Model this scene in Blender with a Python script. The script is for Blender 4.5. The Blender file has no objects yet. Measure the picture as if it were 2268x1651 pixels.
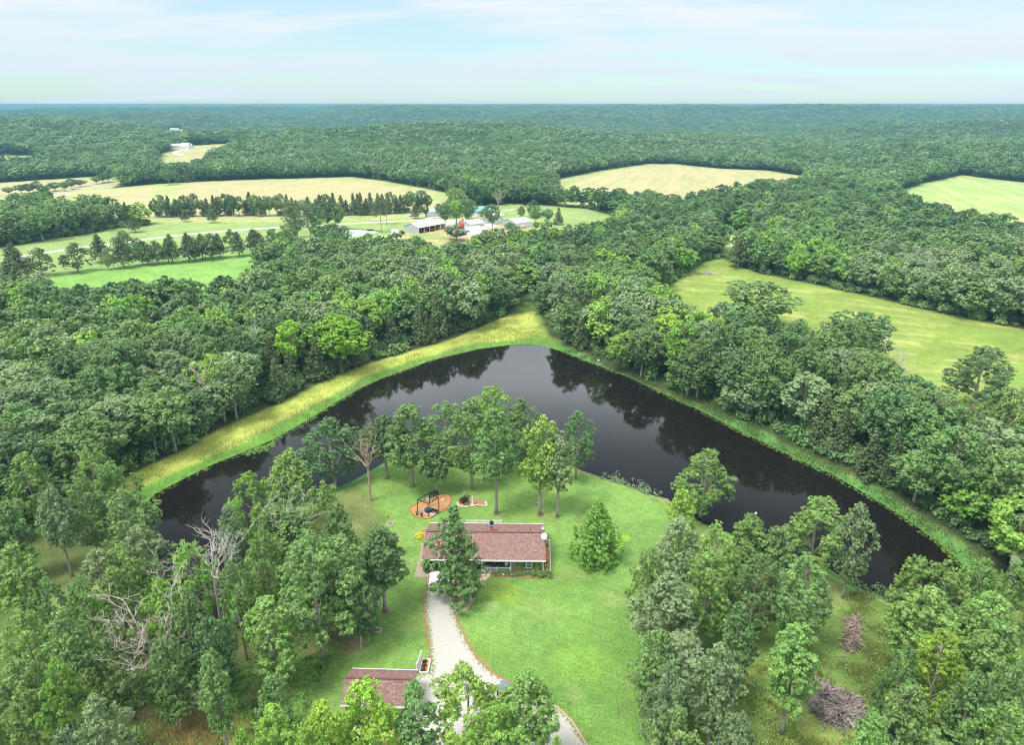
import bpy, math, random
import numpy as np
from mathutils import Vector, Matrix, Euler

# ---------------------------------------------------------------- camera, sky, sun, exposure
S = bpy.context.scene
COL = S.collection
F = 1560.0            # focal length in pixels of a 2268 x 1651 view of the photograph
CAMH = 64.0
PITCH = math.atan((825.5 - 231) / F)
cam = bpy.data.cameras.new('camera'); camo = bpy.data.objects.new('camera', cam); COL.objects.link(camo)
cam.sensor_width = 36; cam.lens = 36 * F / 2268
cam.clip_start = 0.5; cam.clip_end = 60000
camo.location = (0, 0, CAMH); camo.rotation_euler = (math.pi / 2 - PITCH, 0, 0)
S.camera = camo
SUN_EL, SUN_AZ = 62.0, -125.0        # azimuth measured from +Y towards +X, degrees
world = bpy.data.worlds.new('World'); S.world = world; world.use_nodes = True
wn, wl = world.node_tree.nodes, world.node_tree.links
wn.clear()
def N(nodes, typ, **kw):
    n = nodes.new(typ)
    for k, v in kw.items():
        if k.startswith('i_'):
            n.inputs[k[2:].replace('_', ' ')].default_value = v
        else:
            setattr(n, k, v)
    return n
def ramp(nodes, stops, interp='LINEAR'):
    r = nodes.new('ShaderNodeValToRGB'); r.color_ramp.interpolation = interp
    e = r.color_ramp.elements
    while len(e) < len(stops): e.new(0.5)
    for k, (p, c) in enumerate(stops):
        e[k].position = p; e[k].color = tuple(c) + (1,) if len(c) == 3 else c
    return r
def build_world():
    out = N(wn, 'ShaderNodeOutputWorld'); bg = N(wn, 'ShaderNodeBackground')
    sky = N(wn, 'ShaderNodeTexSky', sky_type='NISHITA', sun_disc=False)
    sky.sun_elevation = math.radians(SUN_EL); sky.sun_rotation = math.radians(SUN_AZ)
    sky.air_density = 1.0; sky.dust_density = 0.4; sky.ozone_density = 1.0
    skyv = N(wn, 'ShaderNodeVectorMath', operation='SCALE'); skyv.inputs['Scale'].default_value = 0.13
    tn = N(wn, 'ShaderNodeVectorMath', operation='MULTIPLY'); tn.inputs[1].default_value = (0.66, 0.93, 1.0); wl.new(sky.outputs[0], tn.inputs[0]); wl.new(tn.outputs[0], skyv.inputs[0])
    tc = N(wn, 'ShaderNodeTexCoord'); sep = N(wn, 'ShaderNodeSeparateXYZ'); wl.new(tc.outputs['Generated'], sep.inputs[0])
    zc = N(wn, 'ShaderNodeMath', operation='MAXIMUM'); zc.inputs[1].default_value = 0.0; wl.new(sep.outputs[2], zc.inputs[0])
    zo = N(wn, 'ShaderNodeMath', operation='ADD'); zo.inputs[1].default_value = 0.14; wl.new(zc.outputs[0], zo.inputs[0])
    px = N(wn, 'ShaderNodeMath', operation='DIVIDE'); wl.new(sep.outputs[0], px.inputs[0]); wl.new(zo.outputs[0], px.inputs[1])
    py = N(wn, 'ShaderNodeMath', operation='DIVIDE'); wl.new(sep.outputs[1], py.inputs[0]); wl.new(zo.outputs[0], py.inputs[1])
    cv = N(wn, 'ShaderNodeCombineXYZ'); wl.new(px.outputs[0], cv.inputs[0]); wl.new(py.outputs[0], cv.inputs[1])
    mp = N(wn, 'ShaderNodeMapping'); mp.inputs['Scale'].default_value = (0.7, 1.5, 1); mp.inputs['Location'].default_value = (3.1, 1.7, 0)
    mp.inputs['Rotation'].default_value = (0, 0, math.radians(8))
    wl.new(cv.outputs[0], mp.inputs[0])
    n1 = N(wn, 'ShaderNodeTexNoise'); n1.inputs['Scale'].default_value = 0.9; n1.inputs['Detail'].default_value = 9; n1.inputs['Roughness'].default_value = 0.56; n1.inputs['Distortion'].default_value = 0.4
    wl.new(mp.outputs[0], n1.inputs['Vector'])
    # more cover higher up, thin blue gaps lower down
    cr = ramp(wn, [(0.38, (0, 0, 0)), (0.60, (1, 1, 1))]); wl.new(n1.outputs['Fac'], cr.inputs[0])
    base = N(wn, 'ShaderNodeMapRange'); base.inputs['From Min'].default_value = 0.0; base.inputs['From Max'].default_value = 0.35
    base.inputs['To Min'].default_value = 0.34; base.inputs['To Max'].default_value = 0.6; wl.new(zc.outputs[0], base.inputs[0])
    cov = N(wn, 'ShaderNodeMath', operation='MULTIPLY_ADD', use_clamp=True); wl.new(cr.outputs[0], cov.inputs[0]); cov.inputs[1].default_value = 0.62; wl.new(base.outputs[0], cov.inputs[2])
    # small fair weather puffs close to the horizon
    n2 = N(wn, 'ShaderNodeTexNoise'); n2.inputs['Scale'].default_value = 9; n2.inputs['Detail'].default_value = 4
    m2 = N(wn, 'ShaderNodeMapping'); m2.inputs['Scale'].default_value = (1.0, 1.0, 4.5); wl.new(tc.outputs['Generated'], m2.inputs[0]); wl.new(m2.outputs[0], n2.inputs['Vector'])
    pr = ramp(wn, [(0.65, (0, 0, 0)), (0.72, (.8, .8, .8))]); wl.new(n2.outputs['Fac'], pr.inputs[0])
    lo = ramp(wn, [(0.0, (0, 0, 0)), (0.02, (1, 1, 1)), (0.05, (1, 1, 1)), (0.08, (0, 0, 0))]); wl.new(zc.outputs[0], lo.inputs[0])
    pm = N(wn, 'ShaderNodeMath', operation='MULTIPLY'); wl.new(pr.outputs[0], pm.inputs[0]); wl.new(lo.outputs[0], pm.inputs[1])
    cov2 = N(wn, 'ShaderNodeMath', operation='MAXIMUM'); wl.new(cov.outputs[0], cov2.inputs[0]); wl.new(pm.outputs[0], cov2.inputs[1])
    # overcast, brighter overhead; bright and dark bands added out of view for pond reflections
    cc = ramp(wn, [(0.0, (0.57, 0.68, 0.775)), (0.04, (0.60, 0.69, 0.76)), (0.13, (0.73, 0.765, 0.79)), (0.30, (1.3, 1.36, 1.40)), (0.37, (2.9, 3.0, 3.1)), (0.45, (0.9, 0.96, 1.0)), (0.52, (0.25, 0.28, 0.30)), (0.62, (0.32, 0.35, 0.37)), (0.75, (1.25, 1.3, 1.33)), (1.0, (2.3, 2.3, 2.32))]); wl.new(zc.outputs[0], cc.inputs[0])
    mix = N(wn, 'ShaderNodeMix', data_type='RGBA'); wl.new(cov2.outputs[0], mix.inputs[0]); wl.new(skyv.outputs[0], mix.inputs[6]); wl.new(cc.outputs[0], mix.inputs[7])
    wl.new(mix.outputs[2], bg.inputs[0]); bg.inputs[1].default_value = 1.0
    wl.new(bg.outputs[0], out.inputs[0])
build_world()
sun = bpy.data.lights.new('sun', 'SUN'); sun.energy = 3.3; sun.angle = math.radians(19); sun.color = (1, 0.965, 0.9)
suno = bpy.data.objects.new('sun', sun); COL.objects.link(suno)
_sd = Vector((math.sin(math.radians(SUN_AZ)) * math.cos(math.radians(SUN_EL)), math.cos(math.radians(SUN_AZ)) * math.cos(math.radians(SUN_EL)), math.sin(math.radians(SUN_EL))))
suno.rotation_euler = _sd.to_track_quat('Z', 'Y').to_euler(); suno.location = (0, 0, 200)
S.view_settings.view_transform = 'Standard'; S.view_settings.look = 'None'; S.view_settings.gamma = 1; S.view_settings.exposure = 0.34
S.render.engine = 'CYCLES'
S.cycles.filter_width = 1.15; S.cycles.max_bounces = 5; S.cycles.diffuse_bounces = 3; S.cycles.glossy_bounces = 2; S.cycles.transmission_bounces = 3
S.cycles.volume_bounces = 0; S.cycles.transparent_max_bounces = 4; S.cycles.caustics_reflective = False; S.cycles.caustics_refractive = False

# ---------------------------------------------------------------- noise and terrain
_rs = np.random.RandomState(7)
_lat = _rs.rand(256, 256)
def vnoise(x, y, s=0):
    x = np.asarray(x, float) + s * 17.31; y = np.asarray(y, float) + s * 41.7
    xi = np.floor(x).astype(int); yi = np.floor(y).astype(int); fx = x - xi; fy = y - yi
    fx = fx * fx * (3 - 2 * fx); fy = fy * fy * (3 - 2 * fy)
    a = _lat[xi & 255, yi & 255]; b = _lat[(xi + 1) & 255, yi & 255]; c = _lat[xi & 255, (yi + 1) & 255]; d = _lat[(xi + 1) & 255, (yi + 1) & 255]
    return (a * (1 - fx) + b * fx) * (1 - fy) + (c * (1 - fx) + d * fx) * fy
def fbm(x, y, s=0, o=4):
    r = 0; a = 0.5; t = 0
    for k in range(o):
        r = r + a * vnoise(x, y, s + k * 3.1); t += a; a *= 0.5; x = np.asarray(x) * 2.03; y = np.asarray(y) * 2.03
    return r / t
def sstep(a, b, x):
    t = np.clip((np.asarray(x, float) - a) / (b - a), 0, 1); return t * t * (3 - 2 * t)
def ray(u, v):
    x = (u - 1134) / F; y = -(v - 825.5) / F
    return (x, y * math.sin(PITCH) + math.cos(PITCH), y * math.cos(PITCH) - math.sin(PITCH))
def G0(u, v, z=0.0):
    d = ray(u, v); t = (z - CAMH) / d[2]; return (d[0] * t, d[1] * t)
WATER = -0.8
POND_UV = [(318,1122),(345,1095),(400,1066),(470,1031),(540,1003),(610,973),(680,933),(750,889),(800,860),(850,838),(900,820),(950,801),(1000,788),(1060,774),(1120,766),(1160,763),(1200,766),(1250,781),(1330,812),(1400,840),(1470,873),(1540,905),(1600,935),(1650,962),(1700,985),(1760,1015),(1840,1050),(1900,1085),(1960,1120),(2020,1160),(2080,1205),(2130,1250),(2165,1300),(2120,1345),(2015,1340),(1960,1325),(1900,1300),(1840,1262),(1740,1225),(1640,1190),(1560,1160),(1500,1130),(1480,1105),(1440,1095),(1400,1078),(1330,1056),(1290,1043),(1230,1010),(1150,988),(1080,982),(1000,988),(930,1000),(850,1025),(790,1060),(730,1088),(640,1130),(560,1200),(510,1290),(490,1370),(430,1375),(370,1290),(345,1215),(325,1160)]
POND = np.array([G0(u, v, WATER) for u, v in POND_UV])
def sdist(P, poly, maxd=60.0):
    """signed distance, negative inside; points farther than maxd from the box read maxd"""
    P = np.atleast_2d(P); res = np.full(len(P), float(maxd))
    lo = poly.min(0) - maxd; hi = poly.max(0) + maxd
    sel = np.where((P[:, 0] > lo[0]) & (P[:, 0] < hi[0]) & (P[:, 1] > lo[1]) & (P[:, 1] < hi[1]))[0]
    if len(sel) == 0: return res
    Q = P[sel]; d2 = np.full(len(Q), 1e18); ins = np.zeros(len(Q), bool)
    for k in range(len(poly)):
        a = poly[k]; b = poly[(k + 1) % len(poly)]; e = b - a
        w = Q - a; t = np.clip((w @ e) / max(e @ e, 1e-9), 0, 1)
        r = w - t[:, None] * e; d2 = np.minimum(d2, (r * r).sum(1))
        c1 = (Q[:, 1] >= a[1]); c2 = (Q[:, 1] < b[1]); c3 = (e[0] * w[:, 1] > e[1] * w[:, 0])
        ins ^= (c1 & c2 & c3) | (~c1 & ~c2 & ~c3)
    d = np.sqrt(d2); d[ins] *= -1
    res[sel] = d; return res
def terrain(P):
    P = np.atleast_2d(np.asarray(P, float)); x, y = P[:, 0], P[:, 1]
    D = np.hypot(x, y); az = np.degrees(np.arctan2(x, np.maximum(y, 1)))
    hills = (fbm(x / 760, y / 760, 2, 3) - 0.5) * 118 + (fbm(x / 330, y / 330, 9, 2) - 0.5) * 16
    z = hills * sstep(520, 1500, D)
    z = z + 10 * sstep(850, 1500, D) * sstep(-8, 6, az) - 10 * sstep(900, 2200, D) * sstep(0, -22, az)
    dip = np.radians(0.24 - 0.20 * sstep(-34, -4, az) + 0.02 * np.sin(az * 0.7))
    ridges = (fbm(az * 0.35 + 30, D / 2600, 4, 4) - 0.5)
    far = np.minimum(CAMH - D * np.tan(dip) - 16 * (1 - sstep(5000, 9000, D)) - 4 + ridges * np.clip(D / 4500, 0.6, 2.0) * 34, CAMH)
    w = sstep(2600, 5200, D)
    z = z * (1 - w) + far * w
    sd = sdist(P, POND, 8.0)
    bank = np.where(sd > 0, WATER * (1 - sstep(0, 3.2, sd)), WATER - np.minimum(-sd * 0.45, 2.2))
    near = sd < 7.9
    z = np.where(near, bank, z)
    return z
def th(x, y): return float(terrain([(x, y)])[0])
def G(u, v, z=0.0):
    """point on the ground (or on a surface z metres above it) seen at view pixel (u, v)"""
    x, y = G0(u, v, z)
    if y > 0 and math.hypot(x, y) < 480: return (x, y)
    d = ray(u, v); ts = np.geomspace(300, 15000, 900)
    P = np.stack([d[0] * ts, d[1] * ts], 1); zz = CAMH + d[2] * ts
    below = np.where(zz < terrain(P) + z)[0]
    k = below[0] if len(below) else len(ts) - 1
    return (P[k][0], P[k][1])
def uv_of(x, y, z):
    f = y * math.cos(PITCH) - (z - CAMH) * math.sin(PITCH); up = y * math.sin(PITCH) + (z - CAMH) * math.cos(PITCH)
    return 1134 + F * x / f, 825.5 - F * up / f
def c1(x, y): return (x / 1.918 / 1.2787, (1250 + y / 1.918) / 1.2787)
def c2(x, y): return ((850 + x / 1.918) / 1.2787, (1250 + y / 1.918) / 1.2787)
def c3(x, y): return ((1700 + x / 1.89) / 1.2787, (1250 + y / 1.89) / 1.2787)
def c4(x, y): return ((1100 + x / 4.1236) / 1.2787, (1380 + y / 4.1236) / 1.2787)
def c5(x, y): return ((900 + x / 3.024) / 1.2787, (1800 + y / 3.024) / 1.2787)
def c6(x, y): return ((1100 + x / 4.1236) / 1.2787, (560 + y / 4.1236) / 1.2787)
def cL(x, y): return (x / 2.268 / 1.2787, (600 + y / 2.268) / 1.2787)
def poly(pts): return np.array([G(*p) for p in pts])

# ---------------------------------------------------------------- materials
MATS = {}
def mat(name, color, rough=0.85, var=0.0, vscale=3.0, spec=0.3, bump=0.0, bscale=20.0, metal=0.0, c2=None, voronoi=False, coat=0.0):
    if name in MATS: return MATS[name]
    m = bpy.data.materials.new(name); m.use_nodes = True; n, l = m.node_tree.nodes, m.node_tree.links
    b = n['Principled BSDF']; b.inputs['Roughness'].default_value = rough; b.inputs['Metallic'].default_value = metal
    b.inputs['Specular IOR Level'].default_value = spec
    tc = N(n, 'ShaderNodeTexCoord')
    if var > 0 or c2:
        t = N(n, 'ShaderNodeTexVoronoi' if voronoi else 'ShaderNodeTexNoise'); t.inputs['Scale'].default_value = vscale
        if not voronoi: t.inputs['Detail'].default_value = 5; t.inputs['Roughness'].default_value = 0.65
        l.new(tc.outputs['Object'], t.inputs['Vector'])
        lo = c2 if c2 else tuple(c * (1 - var) for c in color); hi = color if c2 else tuple(min(c * (1 + var), 1) for c in color)
        if voronoi:
            sp = N(n, 'ShaderNodeSeparateXYZ'); l.new(t.outputs['Color'], sp.inputs[0]); src = sp.outputs[0]
            r = ramp(n, [(0.1, lo), (0.9, hi)])
        else:
            src = t.outputs['Fac']; r = ramp(n, [(0.34, lo), (0.66, hi)])
        l.new(src, r.inputs[0]); l.new(r.outputs[0], b.inputs['Base Color'])
    else:
        b.inputs['Base Color'].default_value = tuple(color) + (1,)
    if bump > 0:
        t2 = N(n, 'ShaderNodeTexNoise'); t2.inputs['Scale'].default_value = bscale; t2.inputs['Detail'].default_value = 4; l.new(tc.outputs['Object'], t2.inputs['Vector'])
        bp = N(n, 'ShaderNodeBump'); bp.inputs['Strength'].default_value = bump; bp.inputs['Distance'].default_value = 0.05
        l.new(t2.outputs['Fac'], bp.inputs['Height']); l.new(bp.outputs[0], b.inputs['Normal'])
    MATS[name] = m; return m
def leaf_mat(name, color, trans=0.2, hv=0.016, vv=0.2):
    if name in MATS: return MATS[name]
    m = bpy.data.materials.new(name); m.use_nodes = True; n, l = m.node_tree.nodes, m.node_tree.links
    b = n['Principled BSDF']; b.inputs['Roughness'].default_value = 0.5; b.inputs['Specular IOR Level'].default_value = 0.35
    oi = N(n, 'ShaderNodeObjectInfo'); at = N(n, 'ShaderNodeAttribute', attribute_name='tone')
    hs = N(n, 'ShaderNodeHueSaturation'); hs.inputs['Color'].default_value = tuple(color) + (1,)
    h = N(n, 'ShaderNodeMapRange'); h.inputs['To Min'].default_value = 0.5 - hv; h.inputs['To Max'].default_value = 0.5 + hv * 0.8; l.new(oi.outputs['Random'], h.inputs[0]); l.new(h.outputs[0], hs.inputs['Hue'])
    # value: per tree and per leaf clump
    ml = N(n, 'ShaderNodeMath', operation='MULTIPLY'); ml.inputs[1].default_value = 7.31; l.new(oi.outputs['Random'], ml.inputs[0])
    fr = N(n, 'ShaderNodeMath', operation='FRACT'); l.new(ml.outputs[0], fr.inputs[0])
    v1 = N(n, 'ShaderNodeMapRange'); v1.inputs['To Min'].default_value = 1 - vv; v1.inputs['To Max'].default_value = 1 + vv; l.new(fr.outputs[0], v1.inputs[0])
    v2 = N(n, 'ShaderNodeMapRange'); v2.inputs['To Min'].default_value = 0.62; v2.inputs['To Max'].default_value = 1.42; l.new(at.outputs['Fac'], v2.inputs[0])
    vm = N(n, 'ShaderNodeMath', operation='MULTIPLY'); l.new(v1.outputs[0], vm.inputs[0]); l.new(v2.outputs[0], vm.inputs[1]); l.new(vm.outputs[0], hs.inputs['Value'])
    l.new(hs.outputs[0], b.inputs['Base Color'])
    tr = N(n, 'ShaderNodeBsdfTranslucent'); tm = N(n, 'ShaderNodeMix', data_type='RGBA', blend_type='MULTIPLY'); tm.inputs[0].default_value = 1; tm.inputs[7].default_value = (1.25, 1.35, 0.6, 1)
    l.new(hs.outputs[0], tm.inputs[6]); l.new(tm.outputs[2], tr.inputs[0])
    mx = N(n, 'ShaderNodeMixShader'); mx.inputs[0].default_value = trans
    l.new(b.outputs[0], mx.inputs[1]); l.new(tr.outputs[0], mx.inputs[2]); l.new(mx.outputs[0], n['Material Output'].inputs[0])
    MATS[name] = m; return m
LEAF = {
    'mid':    leaf_mat('leaf_mid', (0.178, 0.3, 0.096)),
    'dark':   leaf_mat('leaf_dark', (0.12, 0.218, 0.08)),
    'pale':   leaf_mat('leaf_pale', (0.235, 0.33, 0.155)),
    'bright': leaf_mat('leaf_bright', (0.24, 0.42, 0.075)),
    'yellow': leaf_mat('leaf_yellow', (0.32, 0.52, 0.05)),
    'cedar':  leaf_mat('leaf_cedar', (0.13, 0.18, 0.07), 0.1),
    'fresh':  leaf_mat('leaf_fresh', (0.215, 0.36, 0.095)),
    'lime':   leaf_mat('leaf_lime', (0.27, 0.46, 0.06)),
    'olive':  leaf_mat('leaf_olive', (0.2, 0.3, 0.085)),
}
BARK = mat('bark', (0.33, 0.30, 0.26), 0.9, 0.35, 6, bump=0.6, bscale=14)
BARKD = mat('dead_wood', (0.46, 0.43, 0.39), 0.85, 0.25, 5)
WHITE = mat('white_paint', (0.78, 0.79, 0.80), 0.5)
BLACK = mat('black_metal', (0.02, 0.021, 0.024), 0.45)

# ---------------------------------------------------------------- mesh helpers
class MB:
    def __init__(s): s.v = []; s.f = []
    def add(s, v, f):
        o = len(s.v); s.v += [tuple(p) for p in v]; s.f += [tuple(i + o for i in q) for q in f]; return s
    def box(s, x0, x1, y0, y1, z0, z1, M=None):
        v = [(x0,y0,z0),(x1,y0,z0),(x1,y1,z0),(x0,y1,z0),(x0,y0,z1),(x1,y0,z1),(x1,y1,z1),(x0,y1,z1)]
        if M is not None: v = [M @ Vector(p) for p in v]
        return s.add(v, [(0,3,2,1),(4,5,6,7),(0,1,5,4),(1,2,6,5),(2,3,7,6),(3,0,4,7)])
    def bar(s, a, b, w, h=None):
        a, b = Vector(a), Vector(b); d = b - a; L = d.length; h = h or w
        M = Matrix.Translation(a) @ d.to_track_quat('X', 'Z').to_matrix().to_4x4()
        return s.box(0, L, -w / 2, w / 2, -h / 2, h / 2, M)
    def tube(s, pts, rad, n=6, cap=True):
        P = [Vector(p) for p in pts]; rings = []; vs = []; fs = []
        for i, p in enumerate(P):
            d = (P[min(i + 1, len(P) - 1)] - P[max(i - 1, 0)]).normalized()
            a = d.cross(Vector((0.31, 0.95, 0.05))).normalized() if abs(d.y) < 0.93 else d.cross(Vector((1, 0, 0))).normalized()
            b = d.cross(a); r = rad[i] if hasattr(rad, '__len__') else rad
            for k in range(n):
                t = 2 * math.pi * k / n; vs.append(p + (a * math.cos(t) + b * math.sin(t)) * r)
        for i in range(len(P) - 1):
            for k in range(n):
                fs.append((i * n + k, i * n + (k + 1) % n, (i + 1) * n + (k + 1) % n, (i + 1) * n + k))
        if cap: fs.append(tuple(range(n))[::-1]); fs.append(tuple((len(P) - 1) * n + k for k in range(n)))
        return s.add(vs, fs)
    def lathe(s, prof, c=(0, 0, 0), n=16):
        vs = []; fs = []
        for r, z in prof:
            for k in range(n):
                t = 2 * math.pi * k / n; vs.append((c[0] + r * math.cos(t), c[1] + r * math.sin(t), c[2] + z))
        for i in range(len(prof) - 1):
            for k in range(n): fs.append((i * n + k, i * n + (k + 1) % n, (i + 1) * n + (k + 1) % n, (i + 1) * n + k))
        fs.append(tuple(range(n))[::-1]); fs.append(tuple((len(prof) - 1) * n + k for k in range(n)))
        return s.add(vs, fs)
    def prism(s, pts, z0, z1):
        n = len(pts); a = sum(pts[i][0] * pts[(i + 1) % n][1] - pts[(i + 1) % n][0] * pts[i][1] for i in range(n))
        if a < 0: pts = pts[::-1]
        v = [(p[0], p[1], z0) for p in pts] + [(p[0], p[1], z1) for p in pts]
        return s.add(v, [tuple(range(n))[::-1], tuple(range(n, 2 * n))] + [(i, (i + 1) % n, n + (i + 1) % n, n + i) for i in range(n)])
    def blob(s, c, r, rng, n=8, m=5, jit=0.15):
        vs = []; fs = []
        for i in range(m + 1):
            t = math.pi * i / m
            for k in range(n):
                p = 2 * math.pi * k / n; q = 1 + rng.uniform(-jit, jit)
                vs.append((c[0] + r[0] * q * math.sin(t) * math.cos(p), c[1] + r[1] * q * math.sin(t) * math.sin(p), c[2] - r[2] * q * math.cos(t)))
        for i in range(m):
            for k in range(n): fs.append((i * n + k, i * n + (k + 1) % n, (i + 1) * n + (k + 1) % n, (i + 1) * n + k))
        return s.add(vs, fs)
    def mesh(s, name, m):
        me = bpy.data.meshes.new(name); me.from_pydata([tuple(p) for p in s.v], [], s.f); me.update()
        if m is not None: me.materials.append(m)
        return me
    def obj(s, name, m, parent=None, loc=None, rot=None, smooth=False):
        me = s.mesh(name, m)
        if smooth:
            for p in me.polygons: p.use_smooth = True
        o = bpy.data.objects.new(name, me); COL.objects.link(o)
        if parent is not None: o.parent = parent
        if loc is not None: o.location = loc
        if rot is not None: o.rotation_euler = rot
        return o
def tag(o, label=None, cat=None, group=None, kind=None):
    if label: o['label'] = label
    if cat: o['category'] = cat
    if group: o['group'] = group
    if kind: o['kind'] = kind
    return o
def thing(name, label, cat, loc=(0, 0, 0), rz=0.0, group=None, scale=None):
    o = bpy.data.objects.new(name, None); COL.objects.link(o); o.location = loc; o.rotation_euler = (0, 0, rz); o.empty_display_size = 0.2
    if scale: o.scale = scale
    return tag(o, label, cat, group)
def np_mesh(name, verts, faces, m, tone=None, smooth=False):
    """verts (N,3), faces (M,k)"""
    me = bpy.data.meshes.new(name); k = faces.shape[1]
    me.vertices.add(len(verts)); me.vertices.foreach_set('co', np.asarray(verts, np.float32).ravel())
    me.loops.add(faces.size); me.loops.foreach_set('vertex_index', faces.astype(np.int32).ravel())
    me.polygons.add(len(faces)); me.polygons.foreach_set('loop_start', np.arange(0, faces.size, k, dtype=np.int32))
    me.polygons.foreach_set('loop_total', np.full(len(faces), k, np.int32))
    if smooth: me.polygons.foreach_set('use_smooth', np.ones(len(faces), bool))
    me.update(calc_edges=True)
    if tone is not None:
        a = me.attributes.new('tone', 'FLOAT', 'FACE'); a.data.foreach_set('value', np.asarray(tone, np.float32))
    if m is not None: me.materials.append(m)
    return me
def children_of(o): return [c for c in KIDS.get(o.name, [])]
KIDS = {}

# ---------------------------------------------------------------- foliage
def leaves(rs, centers, radii, per, size, up=0.3, flat=1.0, droop=0.0, tuft=0.30, nt=15):
    """leaf-sized quads gathered in tufts over the shells of leaf clumps"""
    C = np.asarray(centers, float); R = np.asarray(radii, float)
    w = R ** 2; k = rs.choice(len(C), size=per * len(C), p=w / w.sum())
    td = rs.normal(size=(len(C), nt, 3)); td[:, :, 2] += up * 1.2; td /= np.linalg.norm(td, axis=2)[:, :, None]
    tr_ = 0.72 + 0.42 * rs.rand(len(C), nt)
    j = rs.randint(0, nt, len(k)); d = td[k, j]; n = len(k)
    tc = C[k] + d * (R[k] * tr_[k, j])[:, None] * np.array([1, 1, flat])
    e = rs.normal(size=(n, 3)); e /= np.linalg.norm(e, axis=1)[:, None]
    rad = tuft * np.minimum(R[k], 1.2) * 1.15 * rs.rand(n) ** 0.45
    p = tc + e * rad[:, None] * np.array([1.15, 1.15, 0.8])
    p[:, 2] -= droop * np.hypot(d[:, 0], d[:, 1]) * R[k]
    nr = d * 0.6 + e * 0.7 + rs.normal(size=(n, 3)) * 0.4; nr[:, 2] += 0.45; nr /= np.linalg.norm(nr, axis=1)[:, None]
    a = np.cross(nr, rs.normal(size=(n, 3))); a /= np.linalg.norm(a, axis=1)[:, None]; b = np.cross(nr, a)
    s = size * (0.6 + 0.8 * rs.rand(n))[:, None]
    v = np.stack([p - a * s, p + b * s * 0.62 + nr * s * 0.12, p + a * s, p - b * s * 0.62 - nr * s * 0.1], 1).reshape(-1, 3)
    f = np.arange(4 * n).reshape(n, 4)
    tone = np.clip(rs.rand(len(C))[k] * 0.35 + rs.rand(len(C), nt)[k, j] * 0.4 + rs.rand(n) * 0.25, 0, 1)
    return v, f, tone
def oak_layout(rs, H, W, base, ncl, rc, lo=0.0, pw=0.75, top=1.0, gap=0.25):
    """clump centres of a broadleaf crown between base*H and H"""
    C = []; R = []; z0 = base * H; hh = H - z0; ang0 = rs.rand() * 6.28
    lob = rs.rand(4) * 6.28
    tries = 0
    while len(C) < ncl and tries < 6000:
        tries += 1
        t = rs.rand(); th_ = rs.rand() * 6.28
        env = math.sin(math.pi * min(max(t ** pw, 0), 1)) ** 0.62 * (1 - 0.35 * t * (1 - top * 0.3))
        env *= 1 + 0.26 * math.sin(2 * th_ + lob[0]) + 0.2 * math.sin(3 * th_ + lob[1] + 4 * t) + lo
        r = W / 2 * max(env, 0.06) * (0.45 + 0.55 * math.sqrt(rs.rand()))
        if rs.rand() < gap and math.sin(3 * th_ + lob[2] + 7 * t) > 0.3: continue
        rad = rc * (0.7 + 0.6 * rs.rand()) * (1 - 0.3 * t)
        p = np.array([r * math.cos(th_), r * math.sin(th_), z0 + hh * (0.04 + 0.94 * t) - rad * 0.4])
        if any(np.linalg.norm((p - q) * [1, 1, 1.1]) < (rad + s) * 0.52 for q, s in zip(C, R)): continue
        C.append(p); R.append(rad)
    return np.array(C), np.array(R)
def trunk_mesh(rs, H, C, r0, base, top=0.9, limbs=18, m=None, name='trunk', wob=0.25):
    b = MB(); n = 8; pts = []; rad = []
    for i in range(n + 1):
        t = i / n; pts.append((wob * math.sin(t * 4 + r0 * 9) * t, wob * math.cos(t * 3.1 + H) * t, -0.25 + (H * top + 0.25) * t)); rad.append(r0 * (1.25 if i == 0 else 1) * (1 - 0.86 * t) + 0.015)
    b.tube(pts, rad, 7)
    idx = rs.permutation(len(C))[:limbs]
    for k in idx:
        c = C[k]; rr = math.hypot(c[0], c[1]); zs = max(base * H * 0.8, c[2] - rr * (0.6 + 0.5 * rs.rand())); zs = min(zs, H * top * 0.95)
        t = zs / (H * top); q0 = Vector((wob * math.sin(t * 4 + r0 * 9) * t, wob * math.cos(t * 3.1 + H) * t, zs)); q2 = Vector(c)
        q1 = (q0 + q2) / 2 + Vector((rs.uniform(-.3, .3), rs.uniform(-.3, .3), 0.12 * rr))
        rl = r0 * 0.36 * (1 - 0.55 * t)
        b.tube([q0, q1, q2], [rl, rl * 0.6, rl * 0.2], 5, False)
    me = b.mesh(name, m or BARK)
    for p in me.polygons: p.use_smooth = True
    return me
def conifer_layout(rs, H, W, base, n, rc):
    C = []; R = []
    for i in range(n):
        t = (i + 0.5) / n; z = base * H + (H * (1 - base)) * t; env = (1 - t) ** 0.8 * (0.75 + 0.25 * math.sin(t * 40)) * W / 2
        if t < 0.12: env *= 0.7 + 2.4 * t
        a = i * 2.4 + rs.rand() * 0.8; r = env * (0.35 + 0.65 * math.sqrt(rs.rand()))
        C.append((r * math.cos(a), r * math.sin(a), z)); R.append(rc * (1.15 - 0.65 * t) * (0.8 + 0.4 * rs.rand()))
    return np.array(C), np.array(R)
PROTO = {}
def proto(name, H, W, trunk, crown):
    PROTO[name] = (H, W, trunk, crown)
rs = np.random.RandomState(11)
for i in range(8):        # open lawn and wood-edge oaks: tall, clumpy, uneven
    H = 15.0; W = [7.2, 8.4, 6.4, 9.0, 7.6, 6.8, 8.8, 7.0][i]; base = [0.30, 0.24, 0.34, 0.22, 0.28, 0.36, 0.26, 0.2][i]
    C, R = oak_layout(rs, H, W, base, 74, 0.86, gap=0.6)
    v, f, t = leaves(rs, C, R, 270, 0.125, up=0.25, droop=0.1)
    proto('oak%d' % i, H, W, trunk_mesh(rs, H, C, 0.26, base), np_mesh('crown', v, f, LEAF['mid'], t))
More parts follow.
